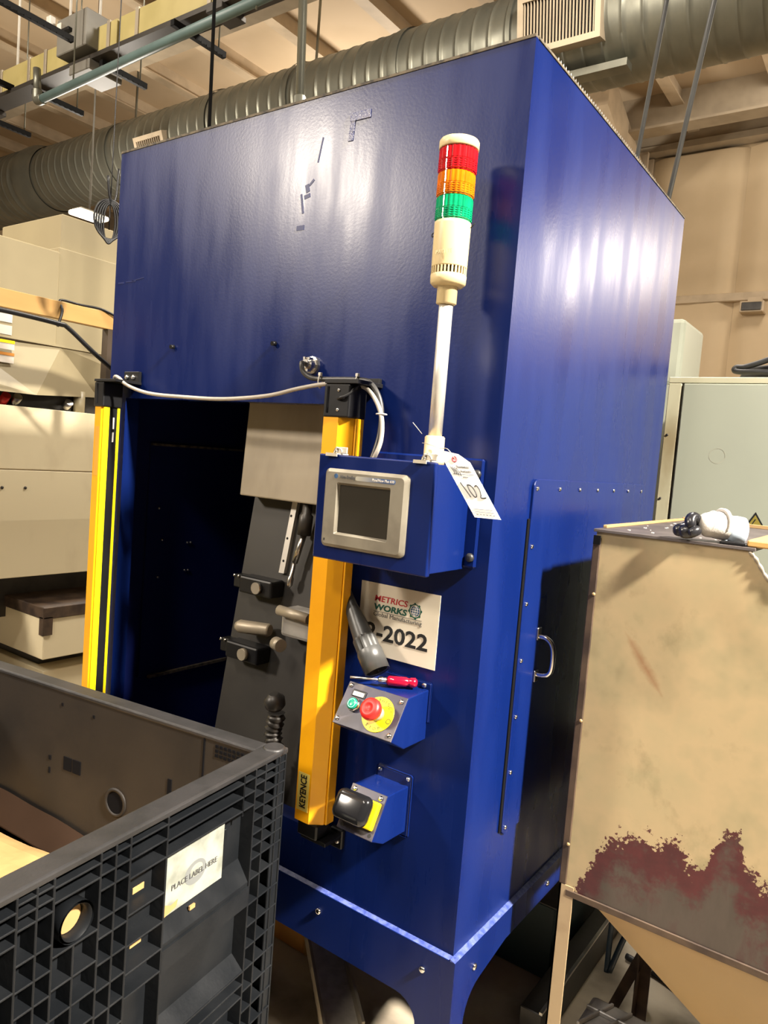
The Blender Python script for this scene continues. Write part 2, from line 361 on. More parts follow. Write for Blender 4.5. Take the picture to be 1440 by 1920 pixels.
# ================================================================ setting
struct('floor', MB().box(-16, 9, -9, 9.3, -.1, 0), 'floor')
CZ = 6.3
ceil = struct('ceiling', MB().box(-16, 9, -9, 9.3, CZ, CZ + .12), 'ceil')
for x in [-14.2 + 1.1 * i for i in range(17)]:
    struct('purlin', MB().box(x - .025, x + .025, -4, 9, CZ - .17, CZ).box(x - .07, x + .07, -4, 9, CZ - .185, CZ - .165), 'purlin', ceil)
for y in (1.6, 3.9, 6.2, 8.1):
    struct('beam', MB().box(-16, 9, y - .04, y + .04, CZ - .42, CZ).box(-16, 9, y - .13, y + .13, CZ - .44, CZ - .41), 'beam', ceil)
wb = struct('wall_back', MB().box(-16, 9, 9.06, 9.3, 0, CZ), 'quilt')
def quilt(x0, x1, z0, z1):
    mb = MB(); nx, nz = 14, 14
    g = {}
    for i in range(nx + 1):
        for j in range(nz + 1):
            x = x0 + (x1 - x0) * i / nx; z = z0 + (z1 - z0) * j / nz
            e = min(1, min(i, nx - i) / 2.0)
            puff = .075 * e + .018 * noise.noise((x * 2.2, 1, z * .9)) * e + .012 * abs(noise.noise((x * 5 + z * 1.5, 4, z * .5)))
            g[i, j] = mb.b.verts.new((x, 9.06 - puff, z))
    for i in range(nx):
        for j in range(nz):
            f_ = mb.b.faces.new((g[i, j], g[i + 1, j], g[i + 1, j + 1], g[i, j + 1])); f_.smooth = True
    return mb
for k in range(-9, 7):
    x0 = -1.42 + 1.22 * k
    for z0, z1 in ((0.2, 3.92), (4.02, 5.88)):
        obj('insulation_panel', quilt(x0, x0 + 1.215, z0, z1), 'quilt', wb)
obj('girt', MB().box(-16, 9, 8.96, 9.06, 3.92, 4.03, .01), 'purlin', wb)
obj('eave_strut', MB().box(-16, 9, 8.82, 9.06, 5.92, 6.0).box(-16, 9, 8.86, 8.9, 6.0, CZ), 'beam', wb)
struct('wall_left', MB().box(-16, -15.8, -9, 9.3, 0, CZ), 'quilt')
struct('column_1', MB().box(-3.0, -2.62, 8.72, 8.78, 0, 5.9).box(-3.0, -2.62, 8.98, 9.04, 0, 5.9).box(-2.83, -2.79, 8.78, 8.98, 0, 5.9), 'purlin')
struct('column_2', MB().prism([(-2.95, 8.85, 5.2), (-2.65, 8.85, 5.2), (-2.65, 7.2, 5.88), (-2.95, 7.2, 5.88)], (0, 0, .42)).box(-2.95, -2.65, 8.6, 8.85, 0, 5.4), 'purlin')

# ================================================================ blue machine
mach = thing('machine_enclosure', 'tall blue steel machine enclosure with a front opening and a glossy side', 'machine', (-.69, .6, 0))
Wm, Dm, ZB, ZT = 1.387, 1.2, .48, 2.447
OX0, OX1, OZ0, OZ1 = -1.30, -.452, .62, 1.695
fp = MB()
fp.box(-Wm, OX0, 0, .01, ZB, ZT).box(OX1, 0, 0, .01, ZB, ZT).box(OX0, OX1, 0, .01, OZ1, ZT).box(OX0, OX1, 0, .01, ZB, OZ0)
fp.box(OX0 - .004, OX0, .01, .05, OZ0, OZ1).box(OX1, OX1 + .004, .01, .05, OZ0, OZ1).box(OX0, OX1, .01, .05, OZ1, OZ1 + .004).box(OX0, OX1, .01, .05, OZ0 - .004, OZ0)
bmesh.ops.remove_doubles(fp.b, verts=fp.b.verts[:], dist=1e-5)
front = obj('front_panel', fp, 'blue', mach)
side = obj('side_panel', MB().box(-.01, 0, .0101, Dm, ZB, ZT), 'blue_side', mach)
obj('side_panel', MB().box(-Wm, -Wm + .01, .0101, Dm, ZB, ZT), 'navy', mach)
obj('back_panel', MB().box(-Wm + .01, -.01, Dm - .01, Dm, ZB, ZT), 'navy', mach)
obj('bottom_panel', MB().box(-Wm + .01, -.01, .0101, Dm - .01, ZB, ZB + .01), 'navy', mach)
roof = obj('roof_panel', MB().box(-Wm + .01, -.01, .0101, Dm - .01, 2.43, 2.44), 'dsteel', mach)
obj('edge_strip', MB().box(-Wm, 0, -.002, .012, ZT, ZT + .006), 'dust', roof, label='brown dusty strip along the top edge')
obj('edge_strip', MB().box(-.012, .002, .012, Dm, ZT, ZT + .005), 'dust', roof)
ms = MB()
for i in range(52):
    y = .12 + i * .0145
    ms.poly([(-.006, y, ZT + .004), (-.006, y + .006, ZT + .02), (-.006, y + .012, ZT + .004), (-.003, y + .006, ZT + .004)], [(0, 1, 2), (0, 3, 1), (1, 3, 2), (0, 2, 3)])
obj('mesh_edge', ms, 'steel', roof, kind='stuff')
# base frame
bf = MB()
zl = .345
def arc(cx, cz, r_, a0, a1, n=6): return [(cx + r_ * math.cos(math.radians(a0 + (a1 - a0) * i / n)), cz + r_ * math.sin(math.radians(a0 + (a1 - a0) * i / n))) for i in range(n + 1)]
px = [(-1.40, ZB), (-1.40, zl), (-.135, zl)] + arc(-.135, zl - .06, .06, 90, 0)[1:] + [(-.075, 0), (.013, 0), (.013, ZB)]
px[1] = (-1.40, 0); px.insert(2, (-1.32, 0)); px[3:3] = arc(-1.26, zl - .06, .06, 180, 90)
bf.prism([(x, -.013, z) for x, z in px], (0, .012, 0))
py = [(-.001, ZB), (-.001, 0), (.05, 0), (.05, .30)] + arc(.13, .30, .08, 180, 100)[1:] + [(.25, .405), (1.0, .405)] + arc(1.07, .325, .08, 100, 0)[1:] + [(1.15, 0), (1.21, 0), (1.21, ZB)]
bf.prism([(.001, y, z) for y, z in py], (.012, 0, 0))
bf.box(-1.40, -1.388, -.001, 1.21, .405, ZB).box(-1.40, .013, 1.201, 1.213, .36, ZB).box(-1.40, -1.33, 1.13, 1.2, 0, .405)
frame = obj('base_frame', bf, 'blue_side', mach)
obj('weld_ledge', MB().prism([(-1.40, -.0125, ZB - .001), (-1.40, 0, ZB + .005), (-1.40, 0, ZB)], (1.413, 0, 0)), 'ledge', frame, label='ledge along the bottom weld, painted pale for the light it catches')
obj('weld_ledge', MB().prism([(.013, -.013, ZB), (0, -.013, ZB + .005), (0, -.013, ZB)], (0, 1.2, 0)), 'ledge', frame)
for p, n in (((-.377, -.013, .431), (0, -1, 0)), ((-.067, -.013, .429), (0, -1, 0)), ((.013, .083, .423), (1, 0, 0)), ((-.70, -.013, .431), (0, -1, 0)), ((-1.03, -.013, .431), (0, -1, 0)), ((.013, .5, .44), (1, 0, 0))):
    screw(p, n, .008, 'chrome', frame, 'bolt')
# front panel details
for x in (-1.083, -.673): obj('stud', MB().cyl((x, .0, 1.848), (x, -.012, 1.846), .006, 10), 'black', front)
obj('tape_mark', MB().box(-.473, -.411, -.0025, 0, 2.368, 2.388, .001), 'dent', front, label='scraped L-shaped mark near the top')
obj('tape_mark', MB().obox((-.476, -.002, 2.323), (.016, 0, 0), (0, .002, 0), (.004, 0, .05), .001), 'dent', front)
random.seed(3)
mk = MB()
for (x, z, w, h, t) in ((-.60, 2.22, .012, .02, .3), (-.605, 2.205, .02, .01, .2), (-.59, 2.235, .02, .006, .7), (-.57, 2.29, .004, .06, -.2), (-.61, 2.17, .006, .05, .2), (-.625, 2.13, .025, .012, 0), (-1.30, 2.052, .06, .003, .1), (-1.33, 2.05, .05, .004, 0), (-1.37, 2.048, .03, .005, 0)):
    mk.obox((x, -.0008, z), (w * math.cos(t), 0, w * math.sin(t)), (0, .0008, 0), (-h * math.sin(t), 0, h * math.cos(t)))
obj('scratch', mk, mat('scuffed_blue', (.003, .011, .085), .40, spec=.22), front, kind='stuff')
g = obj('cable_gland', MB().lathe([(.022, 0), (.022, .008), (.017, .009), (.017, .02), (.0165, .026), (.011, .03), (.011, .034)], (-.535, 0, 1.79), (0, -1, 0), 12, smooth=False), 'steel', front, label='silver threaded gland')
for a in range(6):
    obj('gland_tooth', MB().obox((-.535 + .016 * math.cos(a) - .003, -.03, 1.79 + .016 * math.sin(a) - .003), (.006, 0, 0), (0, .014, 0), (0, 0, .006)), 'steel', g)
# access door on the side
dz0, dz1, dy0, dy1 = .693, 1.553, .182, 1.045
def yz(l): return [(x_, y_, z_) for (y_, x_, z_) in l]
L0 = yz(rrect(dy0, dy1, dz0, dz1, .02, 0.0)); L1 = yz(rrect(dy0, dy1, dz0, dz1, .02, .0055)); L2 = yz(rrect(dy0 + .0015, dy1 - .0015, dz0 + .0015, dz1 - .0015, .019, .007))
door = obj('access_door', MB().loops([L0, L1, L2], True, True), 'blue_side', mach, label='riveted flat door panel with a handle')
obj('gasket', MB().box(.0, .004, dy0 - .009, dy0 + .001, dz0 + .01, 1.46, .001), 'gasket', door, label='black hinge-side strip for gasket and door-edge shadow')  # dark strip also stands in for the shadow at the door edge
for i in range(7): screw((.007, .197 + i * .1353, 1.531), (1, 0, 0), .0055, 'chrome', door)
for i in range(1, 7): screw((.007, .197, 1.531 - i * .1365), (1, 0, 0), .0055, 'chrome', door)
hd = obj('handle', MB().tube([(.008, .285, 1.168), (.03, .285, 1.166), (.046, .286, 1.15), (.05, .287, 1.12), (.046, .289, 1.085), (.03, .29, 1.073), (.008, .29, 1.072)], .0065, 10), 'chrome', door, label='chrome pull handle')
obj('foot_plate', MB().box(.006, .012, .274, .296, 1.158, 1.19, .002), 'chrome', hd)
obj('foot_plate', MB().box(.006, .012, .279, .301, 1.052, 1.082, .002), 'chrome', hd)
# recessed panel outline on the inner left wall
il = obj('inner_panel', MB().box(-Wm + .01, -1.368, .155, .95, .755, 1.555), 'navy', mach, label='dark recessed panel inside the opening')
obj('dusty_seam', MB().box(-1.37, -1.362, .155, .95, 1.553, 1.561), 'dust', il)
obj('dusty_seam', MB().box(-1.37, -1.357, .19, .95, .748, .758), 'dust', il)
for (y, z) in ((.33, 1.215), (.345, 1.215), (.325, 1.115), (.34, 1.115), (.22, 1.23), (.21, 1.10), (.2, 1.34)):
    obj('stud', MB().lathe([(.005, 0), (.005, .004), (.002, .006)], (-1.368, y, z), (1, 0, 0), 8), 'steel', il)

# tooling fixture seen through the opening
fx = thing('tooling_fixture', 'slanted grey tooling plate under a pale metal hood inside the machine opening', 'fixture', (-.62, .5, ZB + .01))
pl_ = obj('slant_plate', MB().prism([(-.90, .19, 1.435), (-.90, .06, .56), (-.90, .09, .555), (-.90, .22, 1.435)], (.43, 0, 0)), 'fix', fx)
obj('hood', MB().prism([(-.90, .145, 1.80), (-.90, .124, 1.43), (-.90, .24, 1.43), (-.90, .30, 1.80)], (.43, 0, 0), .004), 'hood', fx, label='pale brushed metal hood')
obj('support_box', MB().box(-.88, -.48, .25, .9, .49, 1.9), 'navy', fx)
def onpl(x, z, d=0.):   # point on the slanted plate, d in front of it
    t = (1.435 - z) / .875; return Vector((x, .19 - .13 * t - d, z))
rl = obj('linear_rail', MB().obox(onpl(-.742, 1.22, .012), (.02, 0, 0), (0, .012, 0), onpl(-.735, 1.435) - onpl(-.742, 1.22)), 'pole', fx, label='bright vertical guide rail')
for z in (1.255, 1.32, 1.385): obj('rail_hole', MB().cyl(onpl(-.731, z, .011), onpl(-.731, z, .0125), .004, 8), 'black', rl)
obj('cylinder', MB().lathe([(.02, 0), (.02, .055), (.014, .06), (.014, .10)], onpl(-.655, 1.34, .03), (.05, .02, 1), 14), 'dsteel', fx)
obj('piston_rod', MB().cyl(onpl(-.655, 1.345, .03), onpl(-.672, 1.26, .03), .009), 'steel', fx)
obj('probe_tip', MB().lathe([(.006, 0), (.006, .05), (.009, .055), (.009, .075), (.003, .085)], onpl(-.672, 1.27, .03), (-.12, -.1, -1), 10), 'steel', fx)
for (x, z) in ((-.79, 1.175), (-.80, .985)):
    cl = obj('clamp', MB().box(x - .06, x + .07, onpl(x, z).y - .055, onpl(x, z).y, z - .025, z + .025, .006, 2).box(x - .10, x - .06, onpl(x, z).y - .04, onpl(x, z).y - .005, z - .018, z + .022, .004), 'black', fx, label='black toggle clamp')
    obj('clamp_pad', MB().cyl(Vector((x + .02, onpl(x, z).y - .055, z)), Vector((x + .02, onpl(x, z).y - .068, z)), .017, 14), 'steel' if z > 1.1 else 'hood', cl)
    for i in range(3): screw((x - .095 + i * .018, onpl(x, z).y - .04, z + .018), (0, -1, .3), .005, 'chrome', cl, 'bolt')
obj('pin', MB().lathe([(.016, 0), (.019, .006), (.019, .10), (.012, .112)], onpl(-.72, 1.06, .03), (-1, -.25, -.03), 14), 'hood', fx, label='pale round locating pin')
nb = obj('nest_block', MB().box(-.665, -.55, .085, .15, 1.06, 1.14, .01, 2), 'alu', fx, label='silver nest block with rollers')
obj('roller', MB().cyl((-.66, .07, 1.135), (-.55, .07, 1.13), .014), 'hood', nb)
obj('roller', MB().cyl((-.655, .06, 1.045), (-.625, .05, 1.045), .018), 'hood', nb)
obj('flex_hose', MB().tube([(-.60 + .004 * math.sin(i), .02, .58 + i * .014) for i in range(22)], lambda t: .022 + .004 * math.sin(t * 120), 10, 3), 'dsteel', fx)
obj('hose_end', MB().lathe([(.02, 0), (.028, .01), (.028, .03), (.012, .045)], (-.60, .02, .885), (0, -.3, 1), 14), 'dsteel', fx)
screw(onpl(-.53, .87, .0), (0, -1, .1), .014, 'hood', fx, 'bolt')

# ================================================================ light curtains
cur = thing('light_curtain', 'yellow light curtain bar left of the machine opening with a black sensing window', 'sensor', (-1.31, -.05, .60))
lx0, lx1 = -1.334, -1.298
obj('housing', MB().prism([(lx0, -.082, .66), (lx1 - .006, -.082, .66), (lx1, -.076, .66), (lx1, -.022, .66), (lx0, -.022, .66)], (0, 0, 1.0)), 'yellow', cur)
obj('edge_strip', MB().box(lx1, lx1 + .004, -.078, -.058, .66, 1.66, .001), 'yellow2', cur)  # brighter copy of the housing yellow, standing for its lit side
obj('edge_strip', MB().box(lx1, lx1 + .004, -.031, -.022, .66, 1.66, .001), 'yellow2', cur)
sw = obj('sensing_window', MB().box(lx1 - .002, lx1 + .0015, -.058, -.031, .66, 1.66), 'black', cur, label='black sensing window')
for z0, z1 in ((1.595, 1.63), (1.555, 1.585)): obj('indicator', MB().box(lx1 + .0015, lx1 + .0025, -.045, -.040, z0, z1), 'white', sw)
obj('rating_label', MB().box(lx0 + .006, lx1 - .010, -.0824, -.082, 1.45, 1.60), mat('worn_amber_label', (.62, .30, .02), .5), cur, label='worn pale label')
ec = obj('end_cap', MB().box(lx0 - .004, lx1 + .008, -.086, -.018, 1.66, 1.735, .004, 2).box(lx0 + .01, lx0 + .014, -.088, -.084, 1.67, 1.73), 'black', cur)
obj('end_cap', MB().box(lx0 - .002, lx1 + .006, -.085, -.02, .60, .66, .004), 'black', cur)
br = obj('bracket', MB().box(lx0 + .0, -1.225, -.09, -.0, 1.735, 1.743, .001).box(-1.30, -1.226, -.012, -.0, 1.735, 1.775, .002), 'black', cur)
for x in (-1.282, -1.25): screw((x, -.012, 1.757), (0, -1, .2), .008, 'chrome', br, 'bolt')
obj('bracket', MB().box(lx0, -1.225, -.09, -.0, .590, .60, .001).box(-1.30, -1.226, -.012, -.0, .56, .60, .002), 'black', cur)

cu2 = thing('light_curtain', 'yellow light curtain bar right of the machine opening beside the operator panel', 'sensor', (-.375, -.06, .62))
rx0, rx1 = -.413, -.369
hz0, hz1 = .688, 1.658
obj('housing', MB().prism([(rx0, -.09, hz0), (rx1, -.09, hz0), (rx1 + .028, -.066, hz0), (rx1 + .028, -.035, hz0), (rx0, -.03, hz0)], (0, 0, hz1 - hz0)), 'yellow', cu2)
obj('edge_strip', MB().box(rx1 + .0285, rx1 + .034, -.064, -.036, hz0, hz1, .001), 'yellow', cu2)
lb = obj('name_label', MB().box(rx0 + .004, rx1 - .005, -.0908, -.09, .715, .808), 'palelabel', cu2, label='pale maker label near the foot')
text('printed_text', 'KEYENCE', .026, (rx1 - .0135, -.0912, .722), (0, 0, 1), (-1, 0, 0), 'ink', lb, width=.08, bold=.0006)
ec = MB().box(rx0 - .002, rx1 + .03, -.092, -.026, hz1, 1.735, .004, 2)
ec = obj('end_cap', ec, 'black', cu2)
obj('slot', MB().box(rx0 + .008, rx0 + .013, -.0935, -.092, 1.668, 1.728), 'gasket', ec)
for z in (1.72, 1.675): screw((rx0 + .042, -.092, z), (0, -1, 0), .004, 'chrome', ec)
obj('end_cap', MB().box(rx0 + .004, rx1 + .022, -.084, -.034, .650, hz0, .004), 'black', cu2)
br = obj('bracket', MB().box(rx0 - .0, -.315, -.095, .0, 1.735, 1.745, .001).box(-.40, -.318, -.012, .0, 1.735, 1.757, .002), 'black', cu2)
obj('bracket', MB().box(rx0 + .01, -.325, -.075, 0, .640, .650, .001).box(-.36, -.322, -.014, 0, .61, .66, .003), 'black', cu2)
screw((-.335, -.014, .63), (0, -1, 0), .006, 'steel', br, 'bolt')

# ================================================================ operator panel
E0 = -.165
op = thing('operator_panel', 'blue operator panel box with grey touch screen on the machine front', 'control panel', (-.2, -.09, 1.343))
obj('body', MB().box(-.328, -.056, -.148, -.01, 1.347, 1.569, .002), 'blue_side', op)
obj('lid', MB().box(-.353, -.052, E0, -.151, 1.343, 1.573, .003, 2), 'blue', op, label='overlapping front lid')
obj('mounting_plate', MB().box(-.328, -.028, -.010, .0, 1.352, 1.588, .004), 'blue', op)
for (x, z) in ((-.041, 1.555), (-.041, 1.375)): screw((x, -.010, z), (0, -1, 0), .010, 'blackrub', op, 'bolt')
bx0, bx1, bz0, bz1 = -.325, -.107, 1.373, 1.543
sx0, sx1, sz0, sz1 = -.2825, -.151, 1.407, 1.509
Lb = [rrect(bx0, bx1, bz0, bz1, .012, E0), rrect(bx0, bx1, bz0, bz1, .012, E0 - .006), rrect(bx0 + .007, bx1 - .007, bz0 + .007, bz1 - .007, .009, E0 - .0125),
      rrect(sx0 - .005, sx1 + .005, sz0 - .005, sz1 + .005, .003, E0 - .0125), rrect(sx0, sx1, sz0, sz1, .001, E0 - .005)]
bz = obj('bezel', MB().loops(Lb), 'bezel', op, label='worn grey screen bezel')
obj('screen', MB().box(sx0 - .001, sx1 + .001, E0 - .0055, E0, sz0 - .001, sz1 + .001), 'screen', op, label='dark switched-off screen')
yy = E0 - .0128
hs = obj('header_strip', MB().loops([rrect(-.238, -.135, 1.5215, 1.531, .0045, yy), rrect(-.238, -.135, 1.5215, 1.531, .0045, yy + .0004)], True, True), 'strip', bz)
text('printed_text', 'Allen-Bradley', .0105, (-.280, yy - .0002, 1.5235), (1, 0, 0), (0, 0, 1), 'inkgrey', bz, width=.042, bold=.0002)
text('printed_text', 'PanelView Plus 600', .008, (-.194, yy - .0002, 1.5240), (1, 0, 0), (0, 0, 1), 'paperl', hs, width=.055)
obj('round_logo', MB().lathe([(.0052, 0), (.0052, .0004)], (-.291, yy + .0003, 1.5275), (0, -1, 0), 16).box(-.2925, -.2895, yy - .0006, yy, 1.5245, 1.5305), 'inkblue', bz)
obj('key_slot', MB().box(-.3135, -.3105, yy - .0002, yy + .0004, 1.386, 1.391), 'ink', bz)
for x in (-.312, -.083):
    lt = obj('latch', MB().box(x - .018, x + .013, E0 - .005, -.13, 1.573, 1.576, .0008).box(x + .004, x + .028, -.156, -.152, 1.576, 1.590, .001).box(x - .018, x + .013, E0 - .0065, E0 - .004, 1.569, 1.576), 'zinc', op, label='bright lid clamp')
    obj('clamp_screw', MB().lathe([(.007, 0), (.007, .006), (.004, .007), (.004, .012)], (x - .002, -.15, 1.576), (0, 0, 1), 8), 'steel', lt)
    obj('clamp_loop', MB().tube([(x - .006, -.158, 1.577), (x, -.158, 1.588), (x + .012, -.158, 1.586), (x + .016, -.158, 1.578)], .0018, 6), 'steel', lt)

# ================================================================ stack light
AX, AY = -.105, -.09
sl = thing('stack_light', 'cream signal tower with red, amber and green lenses on a slim pole', 'signal light', (AX, AY, 1.57))
def lat(name, prof, m, label=None, parent=None, **k): return obj(name, MB().lathe(prof, (AX, AY, 0), (0, 0, 1), **k), m, parent or sl, label)
lat('base_socket', [(.024, 1.569), (.024, 1.582), (.021, 1.584), (.021, 1.625), (.018, 1.628)], 'cream')
lat('pole', [(.0145, 1.62), (.0145, 1.905)], 'pole', 'satin metal pole')
lat('collar', [(.018, 1.898), (.021, 1.90), (.021, 1.936), (.026, 1.94)], 'cream')
lat('bottom_ring', [(.030, 1.934), (.0365, 1.94), (.0372, 1.956), (.0362, 1.957)], 'cream')
vr = lat('vent_ring', [(.033, 1.957), (.033, 1.971)], 'black', 'slotted vent ring')
for i in range(30):
    a = 2 * PI * i / 30
    c, s_ = math.cos(a), math.sin(a)
    obj('fin', MB().obox((AX + .032 * c - .0017 * s_, AY + .032 * s_ + .0017 * c, 1.957), (.0045 * c, .0045 * s_, 0), (.0034 * s_, -.0034 * c, 0), (0, 0, .014)), 'cream', vr)
sb = lat('sounder_body', [(.0362, 1.971), (.0368, 1.973), (.0374, 2.055), (.0374, 2.061), (.035, 2.063)], 'cream', 'cream ribbed body', seg=60)
text('maker_relief', 'PATLITE', .011, (AX - .012, AY - .0378, 1.992), (1, 0, 0), (0, 0, 1), 'cream', sb, width=.038)
for nm, z0, m, rr in (('green_lens', 2.063, 'grn_l', .0378), ('amber_lens', 2.1105, 'amb_l', .0386), ('red_lens', 2.158, 'red_l', .0394)):
    le = lat(nm, [(rr - .002, z0), (rr - .002, z0 + .002), (rr, z0 + .003), (rr, z0 + .02), (rr - .0008, z0 + .022), (rr, z0 + .024), (rr, z0 + .045), (rr - .003, z0 + .0475)], m, seg=96, rib=2, ribd=.0011, smooth=False)
    rg = MB()
    for k in range(4): rg.lathe([(rr - .001, 0), (rr + .0005, .0008), (rr - .001, .0016)], (AX, AY, z0 + .006 + k * .0045), (0, 0, 1), 48, cap=False)
    obj('lens_ring', rg, m, le)
lat('cap', [(.0395, 2.2055), (.0408, 2.207), (.0408, 2.221), (.039, 2.224), (.0, 2.226)], 'cream', seg=40)
obj('tie_wire', MB().tube([(AX - .038, AY, 2.05), (AX - .045, AY - .004, 2.045), (AX - .044, AY - .006, 2.038), (AX - .037, AY - .01, 2.038)], .0012, 5), 'black', sl)
obj('tie_wire', MB().tube([(AX + .037, AY + .01, 2.052), (AX + .046, AY + .01, 2.06)], .0012, 5), 'black', sl)
obj('tie_wire', MB().tube([(-.01 + AX - .01, AY - .02, 1.63), (AX - .035, AY - .035, 1.652)], .0008, 5), 'whitecable', sl)

# ================================================================ hanging tag
tg = thing('paper_tag', 'white paper auction tag with pink eyelet hanging beside the operator panel', 'tag', (.03, -.17, 1.54))
tl, tr, br_, bl = Vector((-.044, -.172, 1.597)), Vector((.011, -.168, 1.593)), Vector((.101, -.166, 1.477)), Vector((.048, -.170, 1.476))
hx = (tr - tl) * .5 + tl
TU = (tl - bl).normalized(); TR = (br_ - bl).normalized(); TN = TR.cross(TU).normalized()
cut = [bl, br_, tr + TU * -.018 + TR * .004, tr + TU * .000 - TR * .012, tl + TR * .012, tl - TU * .012 + TR * 0]
obj('card', MB().prism([tuple(p) for p in cut], tuple(TN * -.0008)), 'white', tg)
def tp(a, b): return bl + (br_ - bl) * a + (tl - bl) * b + TN * .0004
obj('eyelet', MB().lathe([(.0026, 0), (.0026, .0008), (.0065, .0008), (.0065, 0)], tp(.5, .88), TN, 16, cap=False), 'pink', tg, label='pink eyelet ring')
obj('string', MB().tube([tp(.5, .88), tp(.45, 1.03) + Vector((0, -.002, 0)), Vector((-.075, -.115, 1.603)), Vector((-.105, -.113, 1.61)), Vector((-.135, -.09, 1.612)), Vector((-.12, -.07, 1.612))], .0008, 5), 'whitecable', tg)
text('printed_text', 'Revelation', .009, tp(.40, .745), TR, TU, 'inkgrey', tg, width=.026)
text('printed_text', 'Auctions', .009, tp(.46, .68), TR, TU, 'inkgrey', tg, width=.022)
lg = MB()
for i in range(4):
    a = tp(.12 + .07 * i, .77 - .01 * i); lg.obox(a, TR * .0016, TN * .0004, TU * -.012 + TR * .003).obox(a + TU * -.012 + TR * .003, TR * .0016, TN * .0004, TU * -.006 - TR * .001)
lg.obox(tp(.1, .645), TR * .044, TN * .0004, TU * .0009)
lg.obox(tp(.42, .60), TR * .012, TN * .0004, TU * .0015)
for b_ in (.125, .085): lg.obox(tp(.12, b_), TR * .040, TN * .0004, TU * .0009)
for i in range(6): lg.obox(tp(.14 + i * .125, .045), TR * .0048, TN * .0004, TU * .0014)
obj('printed_lines', lg, 'inkgrey', tg)
hw = MB()
for path in ([(.20, .52), (.26, .40), (.30, .31)], [(.42, .49), (.40, .40), (.46, .315), (.56, .33), (.60, .42), (.54, .485), (.42, .49)], [(.68, .47), (.78, .49), (.82, .43), (.76, .35), (.70, .31), (.80, .305), (.92, .315)]):
    hw.tube([tp(*p) + TN * .0003 for p in path], .0009, 6, 5)
obj('handwritten_number', hw, 'ink', tg, label='handwritten 102')

# ================================================================ sign on the machine
sg = thing('paper_sign', 'pale paper sign with a gear logo stuck below the operator panel', 'sign', (-.22, -.001, 1.108))
x0, x1, z0, z1 = -.331, -.1095, 1.108, 1.2785
obj('sheet', MB().box(x0, x1, -.0014, -.0002, z0, z1), 'sign', sg)
ys = -.0018
def sp_(a, b): return (x0 + (x1 - x0) * a, ys, z1 - (z1 - z0) * b)
text('printed_text', 'METRICS', .0195, sp_(.185, .245), (1, 0, 0), (0, 0, 1), 'inkred', sg, width=.094, bold=.0003, shear=.12)
text('printed_text', 'WORKS', .0195, sp_(.185, .365), (1, 0, 0), (0, 0, 1), 'inkgreen', sg, width=.094, bold=.0007, shear=.12)
text('printed_text', 'Global Manufacturing', .0145, sp_(.185, .455), (1, 0, 0), (0, 0, 1), 'inkgrey', sg, width=.136)
text('printed_text', '2-2022', .052, sp_(.10, .775), (1, 0, 0), (0, 0, 1), 'ink', sg, width=.175, bold=.0012)
obj('printed_line', MB().box(*[sp_(.185, .40)[0], sp_(.80, .4)[0]], ys - .0001, ys + .0002, sp_(0, .392)[2], sp_(0, .386)[2]), 'inkgrey', sg)
gx, _, gz = sp_(.71, .275); gr = .0165
lo_, li_ = [], []
for i in range(64):
    a = 2 * PI * i / 64; rr = gr * (1.16 if (i % 8) in (0, 1, 2) else 1.0)
    lo_.append((gx + rr * math.cos(a), ys, gz + rr * math.sin(a))); li_.append((gx + gr * .84 * math.cos(a), ys, gz + gr * .84 * math.sin(a)))
ge = obj('gear_logo', MB().loops([lo_, li_]), 'inkgreen', sg, label='green gear ring with globe')
gl = MB().lathe([(0.0001, 0), (gr * .74, 0)], (gx, ys + .0001, gz), (0, -1, 0), 32, cap=False)
obj('globe', gl, 'inkblue', ge)
gm = MB()
for k in (-.45, 0, .45):
    gm.box(gx - gr * .7 * math.sqrt(1 - k * k), gx + gr * .7 * math.sqrt(1 - k * k), ys - .0004, ys - .0002, gz + k * gr * .74 - .0003, gz + k * gr * .74 + .0003)
for k in (-.5, 0, .5):
    gm.tube([(gx + k * gr * .74 * math.cos(t), ys - .0002, gz + gr * .72 * math.sin(t)) for t in [math.radians(-90 + 20 * i) for i in range(10)]], .0003, 4, 1)
obj('globe_lines', gm, 'sign', ge)

# ================================================================ vacuum nozzle
nzl = thing('vacuum_nozzle', 'dark grey vacuum crevice nozzle leaning across the paper sign', 'nozzle', (-.217, -.06, 1.066))
A_, B_, C_ = Vector((-.222, -.062, 1.090)), Vector((-.282, -.05, 1.156)), Vector((-.408, -.017, 1.305))
ax = (C_ - A_).normalized(); la = (B_ - A_).length
obj('cuff', MB().lathe([(.026, .004), (.030, 0), (.0302, .05), (.0285, .056)], A_, ax, 32, cap=False).lathe([(.026, .004), (.024, .05)], A_, ax, 32, cap=False), 'nozzle', nzl)
obj('ribbed_grip', MB().lathe([(.0275, .052), (.0275, .085), (.025, .09)], A_, ax, 40, rib=2, ribd=.0018, smooth=False, cap=False), 'nozzle', nzl)
sd_ = ax.cross(Vector((0, -1, 0))).normalized(); nn_ = sd_.cross(ax)
Lr = []
Lt = (C_ - A_).length
for t, wa, wb_ in ((.085, .0245, .0245), (.12, .0225, .021), (.17, .0175, .014), (.23, .0165, .010), (Lt, .0150, .008)):
    Lr.append([A_ + ax * t + sd_ * (wa * math.cos(2 * PI * i / 24)) + nn_ * (wb_ * math.sin(2 * PI * i / 24)) for i in range(24)])
obj('flat_tube', MB().loops(Lr, False, True, True), 'nozzle', nzl)

